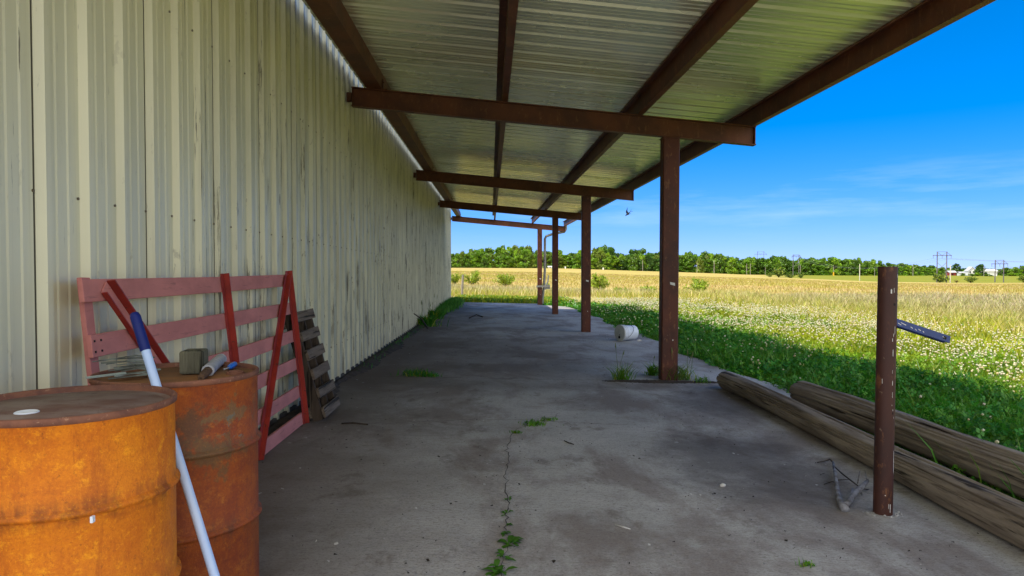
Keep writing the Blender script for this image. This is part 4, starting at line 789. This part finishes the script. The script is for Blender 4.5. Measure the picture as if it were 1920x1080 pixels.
def broadleaf(x, y, label, s, n):
    q = atF(x, y); t = thing('weed', q, label, 'weed', 'weeds in the slab joints'); V = []; F_ = []; C_ = []
    for i in range(n):
        a = random.uniform(0, 6.28); L_ = s * random.uniform(.5, 1.1); w = L_ * .17; el = random.uniform(.25, .9); c = vary(1, (.07, .20, .02), .3)[0]; o = len(V); st = Vector(q) + Vector((random.gauss(0, s * .12), random.gauss(0, s * .25), .004)); dr = Vector((math.cos(a), math.sin(a), 0)); sd = Vector((-dr.y, dr.x, 0))
        for u, ww in ((0, .1), (.35, .9), (.65, 1), (1, .02)):
            cz = L_ * (u * math.sin(el) - .45 * u * u); p = st + dr * L_ * u * math.cos(el); V += [tuple(p + sd * ww * w + Vector((0, 0, cz + .15 * w * ww))), tuple(p + Vector((0, 0, cz))), tuple(p - sd * ww * w + Vector((0, 0, cz + .15 * w * ww)))]; C_ += [c] * 3
        for k in range(3): F_ += [(o + k * 3, o + k * 3 + 1, o + k * 3 + 4, o + k * 3 + 3), (o + k * 3 + 1, o + k * 3 + 2, o + k * 3 + 5, o + k * 3 + 4)]
    mesh_np('leaves', np.array(V), np.array(F_), M['leaf'], np.array(C_), t)
broadleaf(938, 1072, 'broadleaf weed nearest the camera in the slab crack', .075, 20)
broadleaf(957, 1022, 'leggy broadleaf weed with one long leaf in the slab crack', .085, 18)
broadleaf(950, 964, 'small two leaved weed in the slab crack', .055, 6)
broadleaf(954, 938, 'tiny weed at the top of the zigzag crack', .04, 6)
broadleaf(948, 1002, 'dark small weed squeezed between two bigger crack weeds', .05, 8)
broadleaf(944, 1045, 'low weed just above the nearest crack weed', .06, 10)
broadleaf(952, 985, 'sprig below the two leaved weed in the crack', .04, 6)
weed('weed', 966, 812, 'fine short weed along the upper bend of the crack', .025, .03, 30, .006, leafy=18)
weed('weed', 1000, 797, 'creeping weed where the crack bends right', .05, .06, 60, .008, leafy=50)
weed('weed', 1030, 788, 'thin trailing weed at the far tip of the crack', .03, .05, 35, .006, leafy=20)
weed('weed', 778, 705, 'low dark green weed on the floor toward the wall', .11, .10, 90, .009, G_DARK, leafy=70)
weed('weed', 804, 706, 'flat dark weed just right of the low floor weed', .05, .07, 60, .009, G_DARK, leafy=60)
weed('grass_tuft', 1166, 712, 'spiky green grass tuft left of the nearest brown post', .22, .06, 110, .009, stems=2, leafy=20)
weed('grass_tuft', 1226, 704, 'leafy weed touching the left side of the nearest post', .18, .05, 60, .012, stems=1, leafy=70)
weed('grass_tuft', 1262, 712, 'tall seeding grass in front of the nearest brown post', .26, .06, 90, .010, (.12, .19, .02), stems=9, leafy=30)
weed('grass_tuft', 1286, 712, 'loose grass tuft right of the nearest brown post', .20, .06, 60, .009, stems=3, leafy=20)
weed('weed', 1318, 718, 'small weed by the end of the nearer log', .10, .05, 40, .010, leafy=20)
weed('weed', 1512, 1062, 'tiny green sprig on the bare floor near the front edge', .03, .02, 24, .006, leafy=10)
for i, (x, y, l) in enumerate(((800, 612, 'green weed clump behind the curved stick at the wall'), (812, 598, 'taller weed clump by the wall past the curved stick'))):
    weed('wall_weed', x, y, l, .32, .12, 150, .02, G_DARK, 'weeds along the barn wall', leafy=90, stems=4)
def wall_grass():
    y = 32 - 13.5 * RNG.random(5200) ** 1.3; x = -1.70 + np.abs(RNG.normal(0, .16, 5200)) * np.clip((y - 15) / 10, .2, 1.2); h = RNG.uniform(.08, .34, 5200) * np.clip((y - 16) / 9, .2, 1); parts = [blades(x, y, fz(x, y), h, .022, .5, vary(5200, G_DARK, .4, G_MID, .3))]
    y = RNG.uniform(9, 19, 500); x = -1.70 + np.abs(RNG.normal(0, .05, 500)); parts.append(blades(x, y, fz(x, y), RNG.uniform(.02, .08, 500), .012, .7, vary(500, G_DARK, .4)))
    stuff('wall_foot_grass', parts, M['leaf'], 'dark green grass along the far foot of the barn wall')
wall_grass()
b = MB(); b.box(-1.66, -1.22, 32.35, 32.62, -.32, -.10); tag(b.build('concrete_chunk', M['footing'], None, False, .03), 'dark block lying at the far corner of the barn wall', 'block')

# ------------------------------------------------------------------ bushes, trees
def leaf_cloud(c, n, s, cols, up=0.3):
    """leaf quads at centres c"""
    a = RNG.normal(0, 1, (n, 3)); a[:, 2] += up; a /= np.linalg.norm(a, axis=1)[:, None]; r = RNG.normal(0, 1, (n, 3)); u = np.cross(a, r); u /= np.linalg.norm(u, axis=1)[:, None]; v = np.cross(a, u); s = s * RNG.uniform(.6, 1.4, n)
    V = np.stack([c - u * s[:, None], c - v * s[:, None] * .6, c + u * s[:, None], c + v * s[:, None] * .6], 1); return V.reshape(-1, 3), np.arange(n * 4).reshape(-1, 4), np.repeat(cols, 4, 0)
def bush(x, ybase, Y, wpx, hpx, label, base=(.27, .38, .02), fan=1., group='shrubs in the field'):
    P = atY(x, ybase, Y); z = float(terrain(P[0], Y)); w = wpx / FPX * Y; h = hpx / FPX * Y; t = thing('field_shrub', (P[0], Y, z), label, 'shrub', group)
    b = MB(); C_ = []; ns = 16
    for i in range(ns):
        a = random.uniform(0, 6.28); out = random.uniform(.25, 1) ** .7 * fan; tip = Vector((math.cos(a) * w / 2 * out, math.sin(a) * w / 2 * out, h * (1.05 - .55 * out * out) * random.uniform(.75, 1.1))); m_ = tip * .5 + Vector((0, 0, h * .12)); o = Vector((P[0], Y, z))
        b.tube([o, o + m_, o + tip], [.03 * h, .018 * h, .006 * h], 5)
        k = 84; s_ = RNG.uniform(.25, 1.05, k)[:, None]; mm = np.array(m_); tt = np.array(tip); C_.append(np.array(o) + (2 * s_ * (1 - s_)) * mm * 1.0 + s_ * s_ * tt + RNG.normal(0, .04 * h + .016 * w, (k, 3)))
    b.build('stem', M['trunk'], t); C_ = np.concatenate(C_); C_[:, 2] = np.maximum(C_[:, 2], z + .02)
    v, f, c = leaf_cloud(C_, len(C_), .055 * max(h, w * .6), vary(len(C_), base, .35, (.38, .46, .04), .35)); mesh_np('foliage', v, f, M['leaf'], c, t)
for a in ((853, 537, 66, 36, 22, 'yellow green shrub half hidden by the barn corner'), (886, 537, 64, 44, 26, 'airy shrub just right of the old fence post'), (948, 540, 62, 46, 28, 'fan shaped shrub standing alone beyond the slab end'), (1123, 546, 53, 40, 34, 'rounded bright shrub right of the third post'), (1165, 549, 50, 38, 12, 'low straggling shrub left of the nearest post'), (1214, 549, 50, 40, 18, 'low wide shrub touching the nearest post on its left'), (1309, 550, 50, 56, 30, 'dense green shrub right of the nearest post'), (1646, 556, 46, 34, 10, 'flat green shrub behind the pipe'), (1024, 538, 64, 16, 8, 'tiny shrub showing between the two far posts')):
    bush(*a)
for a in ((1460, 523, 300, 26, 20, 'round dark shrub in front of the wood'), (1444, 521, 302, 14, 8, 'small shrub left of the round dark shrub'), (1482, 523, 300, 22, 8, 'low shrub under the middle pylon'), (1502, 524, 298, 16, 11, 'dark rounded shrub right of the middle pylon'), (1762, 531, 292, 34, 17, 'dark shrub at the foot of the tall pylon'), (1820, 531, 294, 26, 13, 'round shrub in the green strip before the white house'), (1922, 532, 290, 26, 16, 'dark shrub at the right end of the green strip')):
    bush(*a, base=(.055, .115, .014), group='far shrubs at the field edge')
bush(1793, 530, 292, 9, 5, 'small reddish shrub beside the pale pole', (.20, .10, .05), group='far shrubs at the field edge')

def tree_mesh(seed, base, alt, dens=1.0, tall=1.0):
    """unit tree, 10 m high; crown made of leaf clumps with gaps"""
    r = np.random.default_rng(seed); cs = []; cl = []
    nb = 44
    for i in range(nb):
        hz = r.uniform(.03, .90) if i > 8 else r.uniform(.02, .2); rad = 3.3 * math.sin(min(1, (hz + .24) * .88) * math.pi) ** .55 * r.uniform(.3, 1.0); a = r.uniform(0, 6.28); c = np.array([math.cos(a) * rad, math.sin(a) * rad, hz * 10]); R_ = r.uniform(.7, 1.45); n = int(54 * dens)
        p = r.normal(0, 1, (n, 3)); p /= np.linalg.norm(p, axis=1)[:, None]; p *= (r.uniform(.6, 1.05, (n, 1))) * R_ * np.array([1, 1, .8]); cs.append(c + p); tone = r.uniform(.65, 1.35); k = np.array(base) * tone if r.random() < .7 else np.array(alt) * tone; cl.append(np.tile(k, (n, 1)) * r.uniform(.75, 1.25, (n, 1)))
    c = np.concatenate(cs); c[:, 2] = np.clip(c[:, 2], .1, 11); cols = np.concatenate(cl); n = len(c); a = r.normal(0, 1, (n, 3)); a[:, 2] += .35; a /= np.linalg.norm(a, axis=1)[:, None]; q = r.normal(0, 1, (n, 3)); u = np.cross(a, q); u /= np.linalg.norm(u, axis=1)[:, None]; v = np.cross(a, u); s = r.uniform(.22, .48, (n, 1))
    V = np.stack([c - u * s, c - v * s * .7, c + u * s, c + v * s * .7], 1).reshape(-1, 3); return V, np.arange(n * 4).reshape(-1, 4), np.repeat(cols, 4, 0)
PROTO = []
for i, (bs, al) in enumerate((((.12, .25, .010), (.18, .31, .012)), ((.19, .34, .012), (.25, .39, .015)), ((.07, .17, .012), (.11, .22, .014)), ((.19, .27, .02), (.22, .29, .03)), ((.09, .19, .010), (.13, .24, .012)), ((.05, .11, .014), (.07, .15, .016)))):
    t = thing('field_tree', (0, 0, 0), 'x', 'tree'); v, f, c = tree_mesh(40 + i, bs, al); mesh_np('crown', v, f, M['crown'], c, t)
    b = MB(); b.tube([(0, 0, -.3), (.1, 0, 2.5), (0, .1, 5), (.1, 0, 8)], [.28, .22, .15, .04], 7)
    for k in range(6):
        a = k * 1.05; z = 2 + k * .8; b.tube([(0, 0, z), (math.cos(a) * 1.2, math.sin(a) * 1.2, z + .9), (math.cos(a) * 2.1, math.sin(a) * 2.1, z + 2.2)], [.12, .08, .03], 5)
    b.build('trunk', M['trunk'], t); PROTO.append(t)
used = [False] * 6
def place_tree(i, X, Y, h, wid, label, group):
    if used[i]: t = copy_tree(PROTO[i])
    else: t = PROTO[i]; used[i] = True
    t.location = (X, Y, float(terrain(X, Y)) - .1); t.scale = (wid, wid, h / 10); t.rotation_euler = (0, 0, random.uniform(0, 6.28)); tag(t, label, 'tree', group); return t
TOPX = [845, 880, 905, 935, 950, 975, 985, 1000, 1060, 1100, 1125, 1140, 1165, 1220, 1245, 1290, 1310, 1340, 1380, 1440, 1500, 1560, 1600, 1640]
TOPY = [474, 472, 467, 468, 463, 464, 466, 470, 474, 475, 467, 463, 474, 473, 479, 474, 476, 479, 483, 485, 485, 483, 486, 490]
LAB = ['mid green tree in the far line behind the golden field', 'bright green tree in the far line behind the golden field', 'deep green tree in the far line behind the golden field', 'yellowish tree in the far line behind the golden field', 'plain green tree in the far line behind the golden field', 'very dark tree in the far line behind the golden field']
GRP = 'trees of the far line behind the golden field'
x = 842.
while x < 1650:
    for row in range(3):
        Y = 458 + row * 13 + random.uniform(-5, 5); xx = x + random.uniform(-7, 7); top = np.interp(xx, TOPX, TOPY); top -= 1.5 + random.uniform(-2.5, 4) - 3 * math.sin(xx * .09) * math.sin(xx * .031); X = atY(xx, 500, Y)[0]; zb_ = float(terrain(X, Y)); ztop = HC + (506 - top) / FPX * Y
        h = (ztop - zb_) * (random.uniform(.88, 1.12) if row else random.uniform(.55, 1.0)); i = random.choice([0, 1, 1, 3, 4, 0] if xx < 1120 else [0, 1, 2, 4, 5, 4, 3, 2] if xx < 1340 else [0, 4, 4, 0, 2, 1])
        place_tree(i, X, Y, max(h, 4), random.uniform(.75, 1.5), LAB[i], GRP)
    x += random.uniform(7.5, 10.5)
place_tree(2, atY(1138, 500, 456)[0], 456, 14.2, 1.15, 'tall dark tree topping the far line right of the third post', None)
place_tree(0, atY(985, 500, 452)[0], 452, 13.2, 1.2, 'tall broad tree topping the far line left of the farthest post', None)
place_tree(3, atY(1312, 500, 450)[0], 450, 9.6, 1.0, 'olive yellow tree in front of the wood by two poles', None)
for (xx, top, i, w, lab) in ((1794, 491.5, 5, 1.0, 'dark round tree behind the red barn'), (1839, 493, 5, 1.25, 'dark bushy tree between the white house and the white barn')):
    Y = 505 if xx < 1800 else 478; X = atY(xx, 500, Y)[0]; place_tree(i, X, Y, HC + (506 - top) / FPX * Y - float(terrain(X, Y)), w, lab, None)
x = 1640.
while x < 1935:
    for row in range(2):
        Y = 545 + row * 40 + random.uniform(-8, 8); xx = x + random.uniform(-6, 6); top = np.interp(xx, [1640, 1670, 1700, 1740, 1780, 1860, 1935], [490, 489, 491, 496, 500, 502, 499]) + (0 if row else 3); X = atY(xx, 500, Y)[0]; i = random.choice([0, 4, 2, 5, 4]); place_tree(i, X, Y, max(4, HC + (506 - top) / FPX * Y - float(terrain(X, Y))) * random.uniform(.85, 1.05), random.uniform(.8, 1.25), 'green tree of the low wood behind the farm and the pipe top', 'trees of the low wood behind the farm')
    x += random.uniform(8, 12)
for (xx, Y, h, w) in ((1655, 470, 7.5, 1.1), (1672, 466, 6, 1.2), (1690, 462, 9, 1.15), (1705, 464, 7.5, 1.), (1722, 468, 7, 1.1), (1738, 472, 5.5, 1.), (1753, 474, 5, 1.), (1858, 520, 4, 1.3), (1821, 470, 1.8, .7), (1806, 472, 1.6, .6), (1853, 468, 1.7, .8), (1833, 474, 2.6, .8), (1886, 510, 6.5, 1.1), (1903, 500, 7, 1.2), (1918, 495, 8, 1.2), (1811, 516, 4, 1.1), (1779, 514, 5, .9)):
    i = random.choice([0, 1, 4]); place_tree(i, atY(xx, 500, Y)[0], Y, h, w, 'lighter low tree at the back of the green strip', 'low trees at the back of the green strip')

# ------------------------------------------------------------------ poles, pylons, wires, farm
def ground_pt(x, Y): X = atY(x, 500, Y)[0]; return Vector((X, Y, float(terrain(X, Y))))
def pole(x, ytop, Y, label, r=.16, mat=None, arm=False):
    P = ground_pt(x, Y); h = HC + (506 - ytop) / FPX * Y - P.z; t = thing('utility_pole', P, label, 'utility pole', 'utility poles along the far road'); b = MB(); b.tube([P - Vector((0, 0, .3)), P + Vector((0, 0, h))], [r, r * .8], 8); b.build('shaft', mat or M['pole'], t, True, 0, 50)
    if arm: b = MB(); b.tube([P + Vector((0, 0, h * .66)), P + Vector((2.8, 0, h * .98))], .08, 6); b.build('arm', M['pole'], t)
    return t, P, h
pole(1205, 487, 446, 'pole before the trees between the second and nearest posts'); pole(1307, 491, 446, 'short pole below the olive tree'); pole(1339, 488, 446, 'tall pole between the olive tree and the twin poles', .2)
pole(1400, 494, 440, 'left one of the twin poles'); pole(1407, 494, 440, 'right one of the twin poles'); pole(1435, 501, 440, 'short thin pole left of the middle pylon', .12); pole(1501, 496, 430, 'pole close to the right leg of the middle pylon', .14)
t, P, h = pole(1563, 500, 430, 'short pole with a yellow marker at its foot'); b = MB(); b.box(P.x - .35, P.x + .35, P.y - .25, P.y + .25, P.z, P.z + 2.2); b.build('yellow_marker', M['yellow'], t, False, .08)
pole(1612, 495, 305, 'tall pale pole left of the pipe top', .20, M['pole_pale']); pole(1640, 503, 400, 'thin pole hidden partly behind the pipe top', .12); pole(1712, 497, 440, 'pole with a slanted arm right of the pipe top', .17, None, True)
pole(1782, 497, 290, 'pale thick pole right of the tall pylon', .23, M['pole_pale']); pole(1845, 499, 440, 'thin pole before the white barn', .13)
def pylon(xa, xb, ytop, ybase, yarm, Y, label, over, brace=True):
    A = ground_pt(xa, Y); B = ground_pt(xb, Y); zt_ = HC + (506 - ytop) / FPX * Y; za = HC + (506 - yarm) / FPX * Y; ov = over / FPX * Y; t = thing('h_frame_pylon', (A + B) / 2, label, 'pylon', 'wooden H frame pylons'); r = .17
    for P in (A, B): b = MB(); b.tube([P - Vector((0, 0, .3)), Vector((P.x, P.y, zt_))], [r * 1.35, r * 1.1], 8); b.build('leg', M['pylon'], t, True, 0, 50)
    b = MB(); b.box(A.x - ov, B.x + ov, Y - .3, Y - .05, za - .12, za + .14); b.build('crossarm', M['pylon'], t)
    b = MB(); w = B.x - A.x; b.tube([(A.x, Y, zt_ - .1), (B.x, Y, zt_ - .1)], .07, 6)
    b.tube([(A.x, Y, zt_ - .3), (A.x + w * .5, Y, za)], .08, 6); b.tube([(B.x, Y, zt_ - .3), (B.x + ov * .95, Y, za)], .08, 6); b.tube([(B.x, Y, zt_ - .3), (A.x + w * .5, Y, za)], .06, 6)
    zl = A.z + (za - A.z) * .42; zh = A.z + (za - A.z) * .75
    if brace: b.tube([(A.x, Y, zl), (B.x, Y, zh)], .08, 6); b.tube([(B.x, Y, zl), (A.x, Y, zh)], .06, 6)
    b.build('brace', M['pylon'], t); tips = [Vector((xx, Y - .18, za - 1.2)) for xx in (A.x - ov * .9, (A.x + B.x) / 2, B.x + ov * .9)]
    for q in tips: b = MB(); b.tube([q + Vector((0, 0, 1.1)), q], .10, 6); b.build('insulator', M['wire'], t)
    return tips, [Vector((A.x, Y, zt_)), Vector((B.x, Y, zt_))]
py = {}
py['far'] = pylon(1420, 1432, 471, 516, 476.5, 640, 'farthest pylon rising behind the wood', 6)
py['mid'] = pylon(1487, 1498, 477, 517, 480, 420, 'middle pylon standing before the wood', 3)
py['tall'] = pylon(1757, 1775, 471, 531, 478.5, 292, 'tallest pylon in the green strip', 9)
py['right'] = pylon(1866, 1882, 487, 532, 494.5, 305, 'right hand pylon in front of the white barn', 8)
def wire(a, c, sag, label):
    b = MB(); b.tube([a + (c - a) * s - Vector((0, 0, sag * 4 * s * (1 - s))) for s in np.linspace(0, 1, 13)], .022, 4); tag(b.build('power_line', M['wire']), label, 'power line', 'power lines between the pylons')
for i, nm in enumerate(('left', 'middle', 'right')): wire(py['mid'][0][i], py['tall'][0][i], 5, f'{nm} conductor from the middle pylon to the tallest pylon'); wire(py['tall'][0][i], py['tall'][0][i] + Vector((130, -40, 2)), 3, f'{nm} conductor from the tallest pylon out to the right'); wire(py['right'][0][i], py['right'][0][i] + Vector((120, -20, 1)), 3, f'{nm} conductor from the right hand pylon out to the right')
def house(x0, x1, yeave, ytop, Y, label, cat, wall, roof, depth=8, gable='front', name='farm_building', door=None):
    A = ground_pt(x0, Y); B = ground_pt(x1, Y); z0 = min(A.z, B.z) - .3; ze = HC + (506 - yeave) / FPX * Y; zr = HC + (506 - ytop) / FPX * Y; t = thing(name, ((A.x + B.x) / 2, Y, z0), label, cat); b = MB(); xm = (A.x + B.x) / 2
    if gable == 'front':
        b.add([(A.x, Y, z0), (B.x, Y, z0), (B.x, Y, ze), (xm, Y, zr), (A.x, Y, ze), (A.x, Y + depth, z0), (B.x, Y + depth, z0), (B.x, Y + depth, ze), (xm, Y + depth, zr), (A.x, Y + depth, ze)], [(0, 1, 2, 3, 4), (9, 8, 7, 6, 5), (1, 6, 7, 2), (5, 0, 4, 9)]); b.build('wall', wall, t)
        b = MB()
        for xe in (A.x, B.x): e = .4 if xe > xm else -.4; dz = (zr - ze) / (B.x - xm) * .4; b.hexa([(xe + e, Y - .4, ze - dz), (xm, Y - .4, zr), (xm, Y + depth + .4, zr), (xe + e, Y + depth + .4, ze - dz), (xe + e, Y - .4, ze - dz + .25), (xm, Y - .4, zr + .25), (xm, Y + depth + .4, zr + .25), (xe + e, Y + depth + .4, ze - dz + .25)])
        b.build('roof', roof, t)
    else:
        b.box(A.x, B.x, Y, Y + depth, z0, ze); b.build('wall', wall, t); b = MB(); ym = Y + depth / 2
        for ya in (Y - .4, Y + depth + .4): b.hexa([(A.x - .4, ya, ze - .1), (B.x + .4, ya, ze - .1), (B.x + .4, ym, zr), (A.x - .4, ym, zr), (A.x - .4, ya, ze + .1), (B.x + .4, ya, ze + .1), (B.x + .4, ym, zr + .2), (A.x - .4, ym, zr + .2)])
        b.build('roof', roof, t)
    if door:
        b = MB()
        for (u0, u1, v0, v1) in door: b = MB(); b.box(A.x + (B.x - A.x) * u0, A.x + (B.x - A.x) * u1, Y - .06, Y - .01, z0 + .3 + (ze - z0) * v0, z0 + .3 + (ze - z0) * v1); b.build('window' if v0 > 0 else 'doorway', M['dark'], t)
    return t
house(1815, 1831, 508, 500.5, 492, 'white gabled farmhouse with pale roof between two trees', 'house', M['house_white'], M['house_roof'], 3.5, 'front', 'farmhouse', [(.2, .34, .5, .85), (.62, .76, .5, .85), (.44, .56, .0, .4)])
house(1799, 1810, 511.5, 510, 488, 'small white shed with dark doorway left of the farmhouse', 'shed', M['house_white'], M['house_roof'], 2.5, 'side', 'farm_shed', [(.35, .7, 0, .7)])
house(1845, 1870, 508.5, 505, 486, 'long white barn with pale roof right of the farmhouse', 'barn', M['house_white'], M['house_white'], 4.5, 'side', 'farm_barn', [(.1, .2, 0, .6)])
house(1780, 1793, 511, 508, 486, 'little red barn with pale roof at the far left of the farm', 'barn', M['barn_red'], M['house_roof'], 4, 'side', 'farm_barn', [(.4, .6, 0, .6)])
house(1028, 1035, 500.5, 499.3, 446, 'white trailer parked before the tree line left of the third farthest post', 'trailer', M['house_white'], M['house_white'], 2.4, 'side', 'parked_trailer', [(.3, .7, .35, .7)])
for (x, l) in ((1060, 'small white box at the tree line right of the white trailer'), (1131, 'small white box at the tree line below the tall dark tree')):
    P = ground_pt(x, 448); b = MB(); b.box(P.x - .4, P.x + .4, P.y - .4, P.y + .4, P.z - .1, P.z + 1.2); b.box(P.x - .45, P.x + .45, P.y - .45, P.y + .45, P.z + 1.21, P.z + 1.3); tag(b.build('beehive_box', M['house_white'], None, False, .03), l, 'box')
P = Vector(atY(867, 560, 39)); z0 = float(terrain(P.x, 39)); b = MB(); b.tube([(P.x - .03, 39, z0 - .2), (P.x, 39, z0 + .7), (P.x + .03, 39, HC + (506 - 515) / FPX * 39)], [.062, .06, .055], 9, True, .12); tag(b.build('fence_post', M['pole'], None, True, 0, 50), 'lone grey wooden fence post just past the barn corner', 'fence post')

# ------------------------------------------------------------------ swallow
def build_bird():
    c = Vector(atY(1177, 401, 20)); t = thing('flying_swallow', c, 'small dark swallow flying under the sky right of the second post', 'bird'); d = Vector((-.75, .2, -.62)).normalized(); s = Vector((.5, -.3, .75)).normalized(); s = (s - d * s.dot(d)).normalized(); n = d.cross(s)
    b = MB(); b.tube([c + d * .085, c + d * .07, c + d * .045, c, c - d * .05, c - d * .08], [.004, .012, .017, .024, .014, .006], 10)
    for k in (-1, 1): A = c - d * .07; b.hexa([A + s * .004 * k + n * .002, A - s * .004 * k + n * .002, A - d * .085 + s * .03 * k + n * .002, A - d * .08 + s * .036 * k + n * .002, A + s * .004 * k - n * .002, A - s * .004 * k - n * .002, A - d * .085 + s * .03 * k - n * .002, A - d * .08 + s * .036 * k - n * .002])
    b.build('body', M['bird'], t, True, 0, 60)
    for k, l in ((1, .16), (-1, .07)):
        w = (s * k - d * .35 + n * .3).normalized(); b = MB(); p = [c + d * .03, c - d * .03, c - d * .02 + w * l * .5, c - d * .06 + w * l, c + d * .035 + w * l * .5]
        b.add([v + n * .003 for v in p] + [v - n * .003 for v in p], [(0, 1, 2, 4), (4, 2, 3), (9, 7, 6, 5), (8, 7, 9), (0, 4, 9, 5), (4, 3, 8, 9), (3, 2, 7, 8), (2, 1, 6, 7)]); b.build('wing', M['bird'], t)
build_bird()
